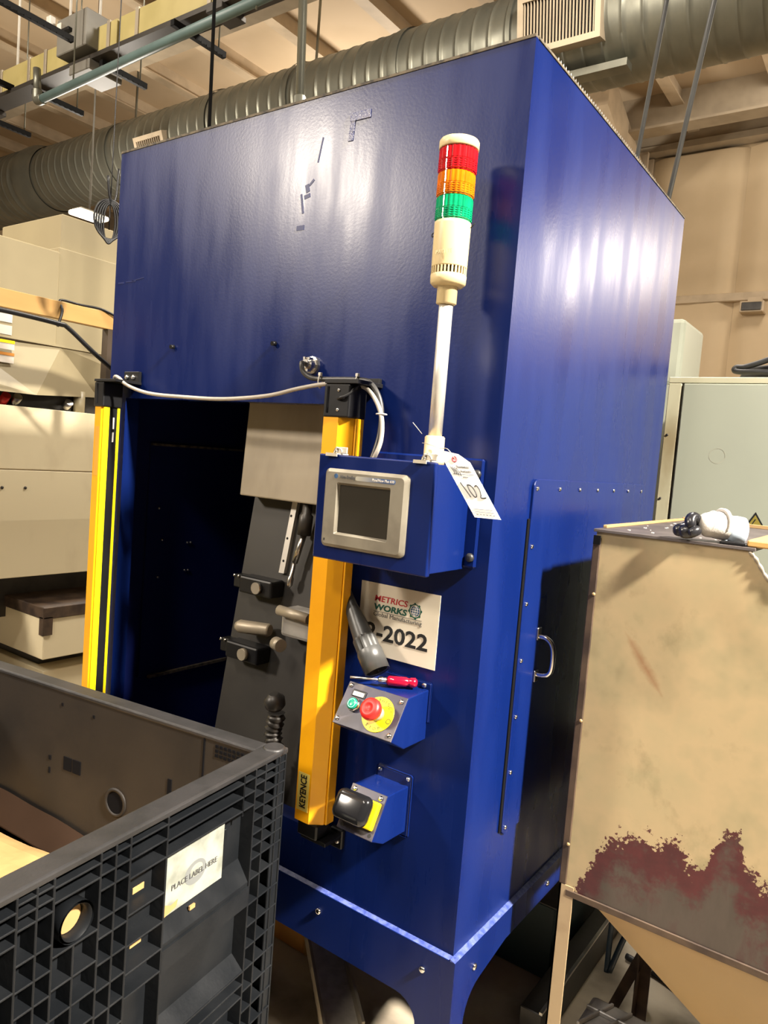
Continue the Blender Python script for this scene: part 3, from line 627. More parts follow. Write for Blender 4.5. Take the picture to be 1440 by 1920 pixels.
# ================================================================ cables on the front
cg = tag(obj('cable', MB().tube([(-.535, -.034, 1.79), (-.53, -.05, 1.788), (-.523, -.05, 1.768), (-.502, -.045, 1.754), (-.464, -.04, 1.751), (-.353, -.04, 1.750), (-.321, -.04, 1.741), (-.296, -.04, 1.713), (-.284, -.04, 1.675), (-.282, -.045, 1.62), (-.287, -.06, 1.566)], .0062, 10, 8), 'greycable', origin=(-.4, -.04, 1.75)), 'dark grey cable bending from the gland down into the operator panel', 'cable')
cw = tag(obj('cable', MB().tube([(-1.275, -.06, 1.742), (-1.262, -.068, 1.752), (-1.24, -.07, 1.748), (-1.21, -.06, 1.727), (-1.104, -.06, 1.705), (-.939, -.06, 1.697), (-.788, -.06, 1.695), (-.632, -.06, 1.706), (-.525, -.058, 1.726), (-.441, -.05, 1.739), (-.36, -.048, 1.737), (-.325, -.048, 1.728), (-.295, -.048, 1.70), (-.276, -.048, 1.66), (-.273, -.05, 1.61), (-.279, -.066, 1.566)], .0052, 10, 8), 'whitecable', origin=(-.8, -.06, 1.70)), 'long off-white cable sagging from the left light curtain across the opening top', 'cable')
tag(obj('cable', MB().tube([(-.335, -.05, 1.742), (-.336, -.075, 1.73), (-.342, -.09, 1.712), (-.358, -.10, 1.702), (-.372, -.092, 1.70)], .0035, 8), 'black', origin=(-.34, -.08, 1.73)), 'short thin black lead curling from the right light curtain cap', 'cable')
for p, d in (((-.47, -.045, 1.745), (1, 0, 0)), ((-.357, -.044, 1.743), (1, 0, 0)), ((-.281, -.044, 1.672), (0, .05, 1))):
    ct = MB(); d = Vector(d)
    q = Vector((0, 0, 1)).rotation_difference(d)
    ct.tube([Vector(p) + q @ Vector((.0155 * math.cos(t), .0075 * math.sin(t), 0)) if d.x else Vector(p) + q @ Vector((.013 * math.cos(t), .0085 * math.sin(t), 0)) for t in [2 * PI * i / 16 for i in range(17)]], .0018, 6, 1)
    if d.x: ct.box(p[0] - .004, p[0] + .004, p[1] - .006, p[1] + .002, p[2] + .013, p[2] + .021, .001)
    obj('cable_tie', ct, 'nylon', cg, label='white nylon tie')

# ================================================================ start/stop box
R1 = Vector((1, 0, 0))
b1 = thing('push_button_box', 'blue sloping control box with red emergency stop button', 'control box', (-.2, -.05, .947))
prof = [(0, 1.062), (-.085, 1.060), (-.140, .977), (-.088, .948), (0, .947)]
obj('body', MB().prism([(-.278, y, z) for y, z in prof], (.159, 0, 0), .002), 'blue_side', b1)
UP1 = Vector((0, .055, .083)).normalized(); N1 = R1.cross(UP1)
O1 = Vector((-.2785, -.140, .977)) + N1 * .0005
w1, h1 = .160, .0995
pl1 = obj('face_plate', MB().obox(O1, R1 * w1, UP1 * h1, N1 * .003, .001), 'plate', b1, label='scuffed face plate')
def f1(a, b, d=.003): return O1 + R1 * (w1 * a) + UP1 * (h1 * (1 - b)) + N1 * d
for a, b in ((.06, .09), (.93, .12), (.055, .88), (.945, .88)): screw(f1(a, b), N1, .0055, 'chrome', pl1)
bt = obj('start_button', MB().lathe([(.0155, 0), (.0155, .008), (.0145, .011), (.0125, .012)], f1(.25, .50), N1, 24), 'chrome', b1, label='green push button')
obj('button_cap', MB().lathe([(.0128, .008), (.0128, .016), (.0115, .0175), (.0001, .0165)], f1(.25, .50), N1, 24), 'egrn', bt)
obj('button_ring', MB().lathe([(.0085, .0172), (.0088, .0178), (.0102, .0178), (.0105, .017)], f1(.25, .50), N1, 24, cap=False), 'egrnring', bt)
lh = obj('label_holder', MB().obox(f1(.13, .31), R1 * .036, UP1 * .016, N1 * .003, .001), 'black', b1)
obj('label_insert', MB().obox(f1(.15, .29, .006), R1 * .029, UP1 * .0095, N1 * .0006), 'paperl', lh, label='pale legend strip')
text('printed_text', 'START', .005, f1(.19, .262, .0068), R1, UP1, 'inkgrey', lh, width=.016)
ec_ = f1(.655, .53)
ed = obj('emergency_disc', MB().lathe([(.0395, 0), (.0395, .0015), (.039, .002)], ec_, N1, 40), 'yellow2', b1, label='round yellow emergency legend')
def arc_text(s, rad, a0, a1, size):
    n = len(s)
    for i, ch in enumerate(s):
        a = math.radians(a0 + (a1 - a0) * i / (n - 1)); rd = R1 * math.cos(a) + UP1 * math.sin(a)
        if a0 > a1: rt = R1 * math.sin(a) - UP1 * math.cos(a); upv = rd
        else: rt = -R1 * math.sin(a) + UP1 * math.cos(a); upv = -rd
        text('printed_letter', ch, size, ec_ + rd * rad + N1 * .0023, rt, upv, 'ink', ed, align='CENTER')
arc_text('EMERGENCY', .0285, 150, 25, .0095); arc_text('STOP', .0350, -120, -60, .0095)
obj('arrow_mark', MB().lathe([(.0045, 0), (.0060, 0)], ec_ + R1 * .032 - UP1 * .008 + N1 * .0023, N1, 16, cap=False), 'ink', ed)
es = obj('emergency_stop', MB().lathe([(.0165, 0), (.0165, .012), (.0145, .013), (.0145, .024)], ec_ + N1 * .002, N1, 24), 'alu', b1, label='red mushroom emergency button')
obj('mushroom_head', MB().lathe([(.017, .022), (.023, .024), (.0245, .030), (.0245, .035), (.0225, .041), (.0165, .0445), (.009, .0445), (.0085, .0438), (.0001, .0438)], ec_ + N1 * .002, N1, 32), 'ered', es)
obj('mounting_tab', MB().box(-.285, -.112, -.004, 0, .985, 1.078, .003), 'blue', b1)
for x in (-.131, -.27): screw((x, -.004, 1.070), (0, -1, 0), .006, 'steel', b1, 'bolt')

sd1 = thing('screwdriver', 'screwdriver with clear red handle lying on the sloping control box', 'screwdriver', (-.2, -.06, 1.067))
H0, H1 = Vector((-.194, -.060, 1.0775)), Vector((-.137, -.022, 1.0775)); hx_ = (H1 - H0).normalized()
obj('shaft', MB().cyl(H0 - hx_ * .085, H0, .0027, 10), 'steel', sd1)
obj('ferrule', MB().lathe([(.004, -.022), (.0075, -.019), (.0075, -.012), (.0055, -.010), (.0065, 0)], H0, hx_, 14), 'steel', sd1)
obj('handle', MB().lathe([(.008, -.002), (.0115, .002), (.0115, .042), (.0095, .045), (.0095, .049), (.0115, .052), (.0115, .062), (.006, .067)], H0, hx_, 12, rib=1, ribd=.0012), 'redpl', sd1, label='clear red fluted handle')

# ================================================================ palm button box
b2 = thing('palm_button_box', 'small blue control box with black palm button near the machine foot', 'control box', (-.2, -.05, .718))
prof = [(0, .826), (-.085, .830), (-.135, .744), (-.090, .722), (0, .718)]
obj('body', MB().prism([(-.2465, y, z) for y, z in prof], (.0955, 0, 0), .002), 'blue_side', b2)
UP2 = Vector((0, .05, .086)).normalized(); N2 = R1.cross(UP2)
O2 = Vector((-.248, -.135, .744)) + N2 * .0005; w2, h2 = .0975, .0995
pl2 = obj('face_plate', MB().obox(O2, R1 * w2, UP2 * h2, N2 * .003, .001), 'plate', b2, label='worn face plate')
def f2(a, b, d=.003): return O2 + R1 * (w2 * a) + UP2 * (h2 * (1 - b)) + N2 * d
for a in (.12, .86): screw(f2(a, .1), N2, .0058, 'chrome', pl2)
for a in (.12, .9): obj('bolt_hole', MB().lathe([(.0045, 0), (.0045, .0004)], f2(a, .9), N2, 12), 'ink', pl2)
obj('yellow_base', MB().obox(f2(.03, .80), R1 * .090, UP2 * .060, N2 * .013, .004, 2), 'yellow2', b2, label='yellow rim behind the palm button')
obj('palm_button', MB().obox(f2(-.06, .82, .013), R1 * .092, UP2 * .066, N2 * .036, .0175, 6), mat('glossy_black', (.008, .008, .009), .16), b2, label='glossy black palm button').data.shade_smooth()
obj('mounting_flange', MB().box(-.243, -.142, -.004, 0, .705, .853, .004), 'blue', b2)
for x in (-.232, -.153): screw((x, -.004, .843), (0, -1, 0), .0055, 'steel', b2, 'bolt')

# ================================================================ black bulk bin
bn = thing('bulk_bin', 'large black ribbed plastic bulk bin in front of the machine', 'bin', (-.374, -.176, 0), rotz=PI + math.radians(7.5), local=True)
BW, BL, BH, RD = 1.17, 1.16, .90, .034      # local x: into the bin (to the left), y: toward the camera
wall = obj('side_wall', MB().box(RD, RD + .014, .03, BL - .03, .12, BH - .012), 'bin', bn, label='ribbed side wall')
obj('inner_lining', MB().box(RD + .0141, RD + .017, .05, BL - .05, .12, BH - .006), 'binin', wall)
def rib(y0, y1, z, t=.0042, d=0.): return obj('rib', MB().box(d, RD + .001, y0, y1, BH + z - t / 2, BH + z + t / 2, .0012), 'bin', wall)
def vrib(y, z0=-.78, z1=-.012, t=.0045, d=0.): return obj('rib', MB().box(d, RD + .001, y - t / 2, y + t / 2, BH + z0, BH + z1, .0012), 'bin', wall)
for y in (.003, .026, .076, .111, .37, .459, .491, .523, .613, .643, .677, .77, .80, .83, .92, .95, 1.0, 1.05, 1.09, 1.13): vrib(y)
vrib(.150, -.10)
vrib(.150, -.102, -.012)
rows_a = [-.030, -.049, -.076, -.103, -.130, -.160, -.188, -.217, -.262, -.319, -.37, -.42, -.47, -.52, -.57, -.62, -.67, -.72, -.77]
rows_b = [-.027, -.053, -.080, -.132, -.165, -.212, -.259, -.305, -.35, -.40, -.45, -.5, -.55, -.6, -.65, -.70, -.75]
rows_c = [-.025, -.045, -.066, -.121, -.163, -.205, -.25, -.30, -.35, -.40, -.45, -.5, -.55, -.6, -.65, -.7, -.75]
for a, b in ((.003, .026), (.026, .076), (.076, .111)):
    for z in rows_a: rib(a, b, z)
for z in (-.03, -.06, -.091): rib(.111, .37, z)
for z in (-.47, -.50, -.53, -.60, -.67, -.74): rib(.111, .37, z)
obj('label_shelf', MB().prism([(0.004, .111, BH - .265), (RD, .111, BH - .222), (RD, .111, BH - .27), (.004, .111, BH - .275)], (0, .259, 0)), 'bin', wall)
obj('recess_sill', MB().prism([(0.0, .111, BH - .47), (RD, .111, BH - .44), (RD, .111, BH - .475)], (0, .259, 0)), 'bin', wall)
obj('recess_head', MB().prism([(0.0, .111, BH - .318), (RD, .111, BH - .335), (RD, .111, BH - .27), (0.0, .111, BH - .275)], (0, .259, 0)), 'bin', wall)
for z in (-.055, -.09, -.158, -.215, -.268, -.312): rib(.37, .459, z)
rib(.37, .459, -.027)
for z in (-.44, -.56, -.66): rib(.37, .459, z)
for a, b in ((.459, .491), (.491, .523)):
    for z in rows_b: rib(a, b, z)
for z in (-.03, -.055, -.145, -.20, -.25, -.30, -.35, -.40, -.45, -.50, -.55, -.60, -.65, -.70, -.75): rib(.523, .613, z)
vrib(.572, -.78, -.145)
for a, b in ((.613, .643), (.643, .677), (.77, .80), (.80, .83), (.92, .95), (1.05, 1.09), (1.09, 1.13)):
    for z in rows_c: rib(a, b, z)
for a, b in ((.677, .77), (.83, .92), (.95, 1.05)):
    for z in (-.035, -.06, -.085, -.16, -.22, -.28, -.34, -.40, -.48, -.56, -.64, -.72): rib(a, b, z)
hp = MB().lathe([(.034, 0), (.034, RD + .004), (.026, RD + .004), (.026, .006), (.030, 0)], (.0, .568, BH - .108), (1, 0, 0), 28, cap=False)
ho = obj('hole_boss', hp, 'bin', wall, label='round hole showing cardboard inside')
obj('hole_view', MB().lathe([(.0255, 0), (.0255, .002)], (.022, .568, BH - .108), (1, 0, 0), 24), 'card', ho, label='cardboard showing through the hole')
sl_ = obj('slot', MB().box(RD - .001, RD, .391, .418, BH - .150, BH - .138), 'card', wall, label='slot showing cardboard')
obj('slot', MB().box(RD - .001, RD, .391, .418, BH - .254, BH - .243), 'card', wall)
obj('slot', MB().box(.012, .016, .270, .285, BH - .243, BH - .235), 'card', wall)
lp = obj('label_plate', MB().box(.008, .011, .198, .366, BH - .216, BH - .096, .001), mat('smeared_label_plate', (.30, .31, .265), .4, c2=(.17, .18, .15), scale=22, detail=7), bn, label='dirty white label plate')
text('printed_text', 'PLACE LABEL HERE', .016, (.0066, .347, BH - .170), (0, -1, 0), (0, 0, 1), 'inkgrey', lp, width=.128)
obj('oval_mark', MB().loops([[(.0077, .280 + .030 * math.cos(t), BH - .163 + .024 * math.sin(t)) for t in [2 * PI * i / 32 for i in range(32)]], [(.0077, .277 + .018 * math.cos(t), BH - .160 + .013 * math.sin(t)) for t in [2 * PI * i / 32 for i in range(32)]]]), mat('faded_print', (.17, .18, .175), .5), lp)
obj('paper_scrap', MB().poly([(.0074, .365, BH - .216), (.0074, .330, BH - .209), (.0074, .326, BH - .195), (.0074, .345, BH - .199), (.0074, .363, BH - .190)], [(0, 1, 2, 3, 4)]), 'card', lp)
obj('label_clip', MB().box(RD - .012, RD, .170, .178, BH - .215, BH - .125, .002), 'bin', wall)
# back wall (next to the machine), far-left wall and near wall
bw = obj('back_wall', MB().box(.05, BW - .05, .034, .048, .12, BH - .012), 'bin', bn)
lining = MB().box(.05, BW - .05, .0481, .052, .12, BH - .006)
obj('inner_lining', lining, 'binin', bw)
for z in rows_a[:18]:
    obj('rib', MB().box(.01, BW - .01, .004 - .012, .036, BH + z - .0025, BH + z + .0025, .001), 'bin', bw)
for x in (.006, .05, .1, .2, .35, .5, .65, .8, .95, 1.1): obj('rib', MB().box(x - .0025, x + .0025, .0, .036, .12, BH - .012, .001), 'bin', bw)
for x, z, w_, h_ in ((.66, -.20, .030, .036), (.625, -.20, .030, .036), (.30, -.165, .012, .05), (.73, -.20, .008, .012), (.73, -.235, .006, .016), (.97, -.155, .012, .03), (.69, -.045, .006, .008), (.57, -.05, .006, .008), (.95, -.26, .01, .02)):
    obj('wall_slot', MB().box(x - w_ / 2, x + w_ / 2, .0515, .0535, BH + z - h_ / 2, BH + z + h_ / 2), 'gasket', bw)
hb = obj('round_port', MB().lathe([(.038, .0), (.036, .004), (.029, .003), (.028, -.002)], (.478, .052, BH - .252), (0, 1, 0), 24, cap=False), 'binin', bw)
obj('port_hole', MB().lathe([(.0001, .0008), (.029, .0008)], (.478, .052, BH - .252), (0, 1, 0), 24, cap=False), 'gasket', hb)
for x in (.20, 1.03): obj('fold_joint', MB().box(x - .002, x + .002, .0515, .0535, .12, BH - .008), 'gasket', bw)
gr_ = MB()
for i in range(9):
    for j in range(3): gr_.box(.058 + i * .0125, .066 + i * .0125, .0518, .0535, BH - .026 - j * .011, BH - .019 - j * .011)
obj('grid_holes', gr_, 'gasket', bw, kind='stuff')
obj('side_wall', MB().box(BW - .05, BW - .035, .03, BL - .03, .12, BH - .012), 'binin', bn)
obj('front_wall', MB().box(.05, BW - .05, BL - .05, BL - .035, .12, BH - .012), 'binin', bn)
rim = MB().box(0, .052, -.004, BL, BH - .014, BH, .004, 2)
rm = obj('rim', rim, 'binrim', bn, label='scuffed grey top rim')
obj('rim', MB().box(.052, BW - .052, .006, .054, BH - .014, BH - .001, .004, 2), 'binrim', bn)
obj('rim', MB().box(BW - .052, BW, .0, BL, BH - .014, BH, .004, 2), 'binrim', bn)
obj('rim', MB().box(.052, BW - .052, BL - .052, BL, BH - .014, BH, .004, 2), 'binrim', bn)
obj('corner_cap', MB().lathe([(.024, 0), (.026, .012), (.022, .016)], (.024, .02, BH - .012), (0, 0, 1), 20), 'binrim', rm)
obj('base_pallet', MB().box(.01, BW - .01, .01, BL - .01, .09, .12).box(.02, .18, .02, .18, 0, .09, .01).box(BW - .18, BW - .02, .02, .18, 0, .09, .01).box(.02, .18, BL - .18, BL - .02, 0, .09, .01).box(BW - .18, BW - .02, BL - .18, BL - .02, 0, .09, .01), 'bin', bn)
# cardboard inside (bin-local coordinates -> world through the bin matrix)
BM = Matrix.Translation((-.374, -.176, 0)) @ Matrix.Rotation(PI + math.radians(7.5), 4, 'Z')
def sheet(name, x0, x1, y0, y1, zf, m, label, nx=22, ny=22, th=.004):
    mb = MB(); g_ = {}; g2 = {}
    for i in range(nx + 1):
        for j in range(ny + 1):
            x = x0 + (x1 - x0) * i / nx; y = y0 + (y1 - y0) * j / ny; z = zf(x, y)
            if z is None: continue
            g_[i, j] = mb.b.verts.new(BM @ Vector((x, y, z))); g2[i, j] = mb.b.verts.new(BM @ Vector((x, y, z - th)))
    for i in range(nx):
        for j in range(ny):
            q_ = [(i, j), (i + 1, j), (i + 1, j + 1), (i, j + 1)]
            mb.b.faces.new([g_[k] for k in q_]); mb.b.faces.new([g2[k] for k in q_[::-1]])
    E_ = [(i, 0) for i in range(nx + 1)] + [(nx, j) for j in range(1, ny + 1)] + [(i, ny) for i in range(nx - 1, -1, -1)] + [(0, j) for j in range(ny - 1, 0, -1)]
    for a, b in zip(E_, E_[1:] + E_[:1]): mb.b.faces.new((g_[a], g2[a], g2[b], g_[b]))
    return tag(obj(name, mb, m, origin=BM @ Vector(((x0 + x1) / 2, (y0 + y1) / 2, .4))), label, 'cardboard')
def zf1(x, y):
    z = .415 + .035 * noise.noise((x * 3, y * 2.5, 1)) + .05 * (x - .3)
    for (a, b, c, h) in ((1, .5, .62, .020), (.3, 1, .55, .016), (1, -.7, .25, .022), (.8, .2, .95, -.018)):
        z += h * (1 - min(1, abs(a * x + b * y - c) / .16))
    return z + .055 - .03 * max(0, .14 - y) / .06
sheet('cardboard_sheet', .085, BW - .08, .098, BL - .08, zf1, 'card', 'flattened brown cardboard sheet lying in the black bin', 40, 40)
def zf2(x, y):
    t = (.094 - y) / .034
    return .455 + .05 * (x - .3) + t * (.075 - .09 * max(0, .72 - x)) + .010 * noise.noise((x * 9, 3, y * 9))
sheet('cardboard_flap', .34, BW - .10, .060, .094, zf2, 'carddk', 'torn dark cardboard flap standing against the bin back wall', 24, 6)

# ================================================================ tan hopper on legs
HX, HY = .138, .256
hop = thing('parts_hopper', 'rusty tan steel hopper on legs with paint worn to red primer', 'hopper', (.5, .6, 0))
fpn = MB()
pts = [(HX, 1.4445), (.462, 1.4445), (.51, 1.375), (.62, 1.30), (.95, 1.30), (.95, .575), (HX + .006, .592)]
nx_ = []
fpn.prism([(x, HY, z) for x, z in pts], (0, .006, 0))
fo = obj('front_panel', fpn, 'hopper', hop, label='worn tan front sheet')
obj('torn_edge', MB().tube([(.458, HY - .001, 1.443), (.470, HY - .002, 1.432), (.482, HY - .001, 1.414), (.498, HY - .002, 1.392), (.53, HY - .001, 1.362)], lambda t: .0025 + .0025 * abs(math.sin(t * 60)), 6), 'hood', fo)
obj('seam_lip', MB().box(HX + .012, .95, HY - .004, HY, .575, .592, .002), 'rust', fo)
obj('side_panel', MB().box(HX, HX + .006, HY + .006, 1.05, .592, 1.443), 'rust', hop)
obj('side_panel', MB().box(.95, .956, HY, 1.05, .575, 1.30), 'rust', hop)
obj('back_panel', MB().box(HX + .006, .95, 1.044, 1.05, .592, 1.30), 'rust', hop)
obj('corner_angle', MB().box(HX - .006, HX + .012, HY - .003, HY + .02, .60, 1.432, .002), 'rust', hop, label='rusty corner angle')
ld = obj('lid', MB().box(HX - .006, .47, HY - .006, 1.04, 1.444, 1.451, .001), 'lid', hop, label='stained steel top plate')
obj('lid_lip', MB().box(HX - .004, HX + .006, HY + .05, 1.04, 1.451, 1.458, .001), 'tan', ld)
obj('lid_lip', MB().box(HX, .47, 1.03, 1.04, 1.451, 1.462, .001), 'tan', ld)
obj('corner_notch', MB().box(HX - .004, HX + .012, HY - .0075, HY - .004, 1.415, 1.436), 'gasket', ld)
obj('side_board', MB().box(.452, .50, HY + .0, 1.04, 1.4515, 1.466, .003), 'wood', ld, label='pale wooden edge strip')
obj('lid_channel', MB().box(.40, .452, HY - .004, HY + .02, 1.451, 1.458, .002), 'black', ld)
ch = MB()
random.seed(11)
for i in range(26):
    x = random.uniform(.16, .44); y = random.uniform(HY + .03, .8); a = random.uniform(.001, .003)
    ch.box(x, x + a * 2, y, y + a * 2.5, 1.451, 1.451 + a * .7)
obj('paint_chips', ch, 'spk', ld, kind='stuff')
fun_ = [[(HX + .04, HY + .02, .592), (.93, HY + .02, .577), (.93, 1.03, .577), (HX + .04, 1.03, .592)], [(.62, .52, .12), (.80, .52, .12), (.80, .75, .12), (.62, .75, .12)]]
obj('funnel', MB().loops(fun_, False, True), 'tan', hop, label='sloping tan funnel underneath')
def leg(x, y, dx, dy, m):
    return obj('leg', MB().box(min(x, x + dx * .034), max(x, x + dx * .034), min(y, y + dy * .004), max(y, y + dy * .004), 0, .60).box(min(x, x + dx * .004), max(x, x + dx * .004), min(y, y + dy * .034), max(y, y + dy * .034), 0, .60), m, hop)
leg(HX - .003, HY - .003, 1, 1, 'tanleg'); leg(HX + .085, .74, 1, -1, 'rust'); leg(.95, HY, -1, 1, 'tanleg'); leg(.95, 1.04, -1, -1, 'rust')
obj('brace', MB().obox((.15, .72, .02), (.03, 0, 0), (0, .006, 0), (.075, 0, .22)), 'rust', hop)
obj('brace', MB().obox((.255, .72, .20), (0, 0, .02), (0, .006, 0), (.33, .05, -.10)), 'rust', hop)
for q in range(3): screw((HX + .008, HY - .003, .7 + q * .3), (0, -1, 0), .004, 'tan', hop, 'rivet')

# glove: one skinned body with curled fingers; coating and cuff are parts
gv = thing('work_glove', 'white knit work glove with black coated fingers lying on the hopper lid', 'glove', (.36, .27, 1.451))
def blob(name, P, R_, m, lab=None, sub=2):
    me = bpy.data.meshes.new(name); me.from_pydata([tuple(Vector(p) - OFF[gv]) for p in P], [(i, i + 1) for i in range(len(P) - 1)], [])
    o = link(name, me, M[m], gv, lab)
    o.modifiers.new('skin', 'SKIN').use_smooth_shade = True
    for i, s_ in enumerate(me.skin_vertices[0].data): s_.radius = R_[i]; s_.use_root = (i == 0)
    k = o.modifiers.new('sub', 'SUBSURF'); k.levels = sub; k.render_levels = sub
    return o
gp = [Vector((.352, .262, 1.480)), Vector((.368, .268, 1.487)), Vector((.388, .280, 1.489)), Vector((.406, .291, 1.484)), Vector((.416, .297, 1.481))]
blob('palm', gp, [(.024, .024), (.029, .029), (.033, .033), (.031, .031), (.028, .028)], 'glove', 'white knitted back', 2)
cf_ = MB(); ax_ = Vector((.8, .5, -.05)).normalized()
cf_.lathe([(.027, 0), (.0295, .006), (.030, .02), (.029, .034), (.0265, .036), (.025, .03)], (.404, .2895, 1.4815), ax_, 24, cap=False)
obj('wrist_cuff', cf_, 'glovecuff', gv, label='pale blue knitted cuff')
for P_, R_ in (([(.354, .264, 1.476), (.328, .252, 1.472), (.304, .245, 1.467)], (.014, .0175, .0135)), ([(.358, .254, 1.475), (.338, .242, 1.470), (.318, .236, 1.466)], (.0155, .0185, .014)),
               ([(.356, .262, 1.492), (.342, .250, 1.504), (.340, .238, 1.494), (.347, .233, 1.474)], (.014, .0145, .014, .012)), ([(.354, .280, 1.486), (.330, .276, 1.480), (.312, .270, 1.468)], (.013, .0145, .012)), ([(.362, .246, 1.478), (.352, .232, 1.472), (.343, .226, 1.464)], (.012, .013, .010))):
    blob('finger', [Vector(p_) for p_ in P_], [(q_, q_) for q_ in R_], 'glovecoat', 'black coated finger', 2)
fd = MB()
for k, (i, rr) in enumerate(((1, .0262), (2, .0310))):
    c0 = gp[i] + Vector((.006, .004, 0))
    pr = ax_.cross(Vector((0, 0, 1))).normalized(); uu = pr.cross(ax_)
    fd.tube([c0 + ax_ * (.006 * math.sin(t * 1.4 + k)) + pr * (rr * math.cos(t)) + uu * (rr * math.sin(t)) for t in [math.radians(-20 + 20 * j) for j in range(12)]], lambda t: .0012 + .0042 * math.sin(PI * t), 6, 3)
obj('fold', fd, 'glove', gv)

# ================================================================ electric cabinet and things behind on the right
cb = thing('electric_cabinet', 'pale grey-green electric cabinet behind the hopper with warning triangle', 'cabinet', (.5, 1.9, 0))
obj('body', MB().box(-.102, 1.1, 1.612, 2.15, .06, 1.975, .003), 'cabframe', cb)
cdr = obj('door', MB().box(-.045, 1.05, 1.595, 1.612, .12, 1.950, .004, 2), 'cab', cb)
obj('top_rail', MB().box(-.102, 1.1, 1.60, 1.615, 1.952, 1.975, .002), 'cabframe', cb)
obj('side_rail', MB().box(-.102, -.052, 1.60, 1.615, .06, 1.952, .003), 'cabframe', cb)
for z in (1.75, 1.5, 1.2): screw((-.088, 1.60, z), (0, -1, 0), .005, 'dsteel', cb)
obj('round_stain', MB().lathe([(.0275, 0), (.029, 0)], (.104, 1.5945, 1.679), (0, -1, 0), 32, cap=False), mat('faint_ring_stain', (.36, .35, .27), .5), cdr)
wt = obj('warning_triangle', MB().prism([(.215, 1.5945, 1.404), (.305, 1.5945, 1.408), (.258, 1.5945, 1.482)], (0, -.001, 0)), 'ink', cdr, label='yellow and black high-voltage triangle')
obj('triangle_face', MB().prism([(.224, 1.5935, 1.409), (.296, 1.5935, 1.412), (.258, 1.5935, 1.471)], (0, -.0006, 0)), 'warn', wt)
obj('lightning_bolt', MB().prism([(.262, 1.5929, 1.455), (.25, 1.5929, 1.433), (.259, 1.5929, 1.434), (.25, 1.5929, 1.414), (.255, 1.5929, 1.416), (.252, 1.5929, 1.411), (.248, 1.5929, 1.418), (.251, 1.5929, 1.417), (.258, 1.5929, 1.431), (.246, 1.5929, 1.431), (.258, 1.5929, 1.456)], (0, -.0004, 0)), 'ink', wt)
obj('plinth', MB().box(-.09, 1.09, 1.63, 2.13, 0, .06), 'dsteel', cb)
co = MB()
for k in range(4):
    co.tube([(.40 + .29 * math.cos(t + k), 1.90 + .20 * math.sin(t + k), 1.991 + .015 * k + .008 * math.sin(2 * t + k)) for t in [2 * PI * i / 14 for i in range(15)]], .013, 8, 4)
co.tube([(.45, 1.70, 1.99), (.30, 1.70, 2.00), (.20, 1.71, 2.01), (.13, 1.72, 2.012), (.105, 1.725, 2.018), (.112, 1.73, 2.03), (.14, 1.725, 2.03), (.19, 1.72, 2.045), (.26, 1.72, 2.07), (.36, 1.74, 2.09), (.5, 1.8, 2.07)], .011, 8, 5)
tag(obj('cable_coil', co, 'blackrub', origin=(.5, 1.86, 1.98)), 'coil of thick black cable lying on the electric cabinet', 'cable')
tb = thing('tall_cabinet', 'slim pale cabinet between the blue machine and the back wall', 'cabinet', (-.33, 2.4, 0))
obj('body', MB().box(-.46, -.215, 2.2, 2.7, .04, 2.02, .004), 'cab', tb)
obj('upper_case', MB().box(-.46, -.225, 2.22, 2.6, 2.02, 2.33, .02, 2), 'cab', tb)
obj('plinth', MB().box(-.45, -.225, 2.21, 2.69, 0, .04), 'dsteel', tb)
# wall fixture and its conduit
wf = thing('wall_fixture', 'small beige fixture with dark lens mounted under the wall rail', 'wall light', (-1.15, 8.9, 3.82))
obj('housing', MB().box(-1.30, -1.02, 8.80, 9.0, 3.74, 3.88, .01).box(-1.22, -1.06, 8.86, 8.95, 3.88, 3.935), 'purlin', wf)
obj('lens', MB().box(-1.275, -1.045, 8.79, 8.80, 3.76, 3.86, .006), 'dsteel', wf)

# ================================================================ wires and rods
def line(name, a, b, rr, m, label, cat, group=None):
    return tag(obj(name, MB().cyl(a, b, rr, 8), m, origin=a), label, cat, group)
line('guy_wire', (-.13, 1.9, 6.1), (-.4645, 1.9, 2.46 + .06), .010, 'rope', 'grey hanging cable behind the machine, nearer the duct vent', 'cable')
line('guy_wire', (.165, 1.9, 6.1), (-.31, 1.9, 2.45), .011, 'rope', 'blue-grey hanging cable crossing in front of the back wall', 'cable')
line('hanger_rod', (-1.80, .6, CZ), (-1.70, .6, 2.55), .007, 'strut', 'thin dark rod dropping from the ceiling behind the machine top', 'rod')
tag(obj('drop_conduit', MB().cyl((-1.40, .6, CZ), (-1.222, .6, 2.81), .016, 12).cyl((-1.223, .6, 2.84), (-1.2, .6, 2.44), .022, 12), 'galv', origin=(-1.2, .6, 2.44)), 'pale metal conduit entering the machine top', 'pipe')

# ================================================================ spiral duct
DY, DZ, DR = 4.6, 5.18, .43
dc = thing('air_duct', 'huge grey spiral ventilation duct running behind the machine', 'duct', (-4, DY, DZ))
def dseg(x0, x1, rr, pitch=.16):
    prof = []; x = x0
    prof.append((rr, 0))
    while x < x1 - pitch:
        q1 = x + pitch - x0
        prof += [(rr, q1 - pitch + .03), (rr, q1 - .045), (rr, q1 - .018), (rr + .006, q1 - .012), (rr + .006, q1 - .008), (rr, q1 - .002)]; x += pitch
    prof.append((rr, x1 - x0))
    return obj('duct_section', MB().lathe(prof, (x0, DY, DZ), (1, 0, 0), 48, cap=False), 'galv', dc)
dseg(-15.7, -10.1, DR + .05); dseg(-9.75, 6, DR)
obj('joint_collar', MB().lathe([(DR + .065, 0), (DR + .065, .12), (DR + .02, .3), (DR + .012, .38)], (-10.12, DY, DZ), (1, 0, 0), 48, cap=False), 'galv', dc)
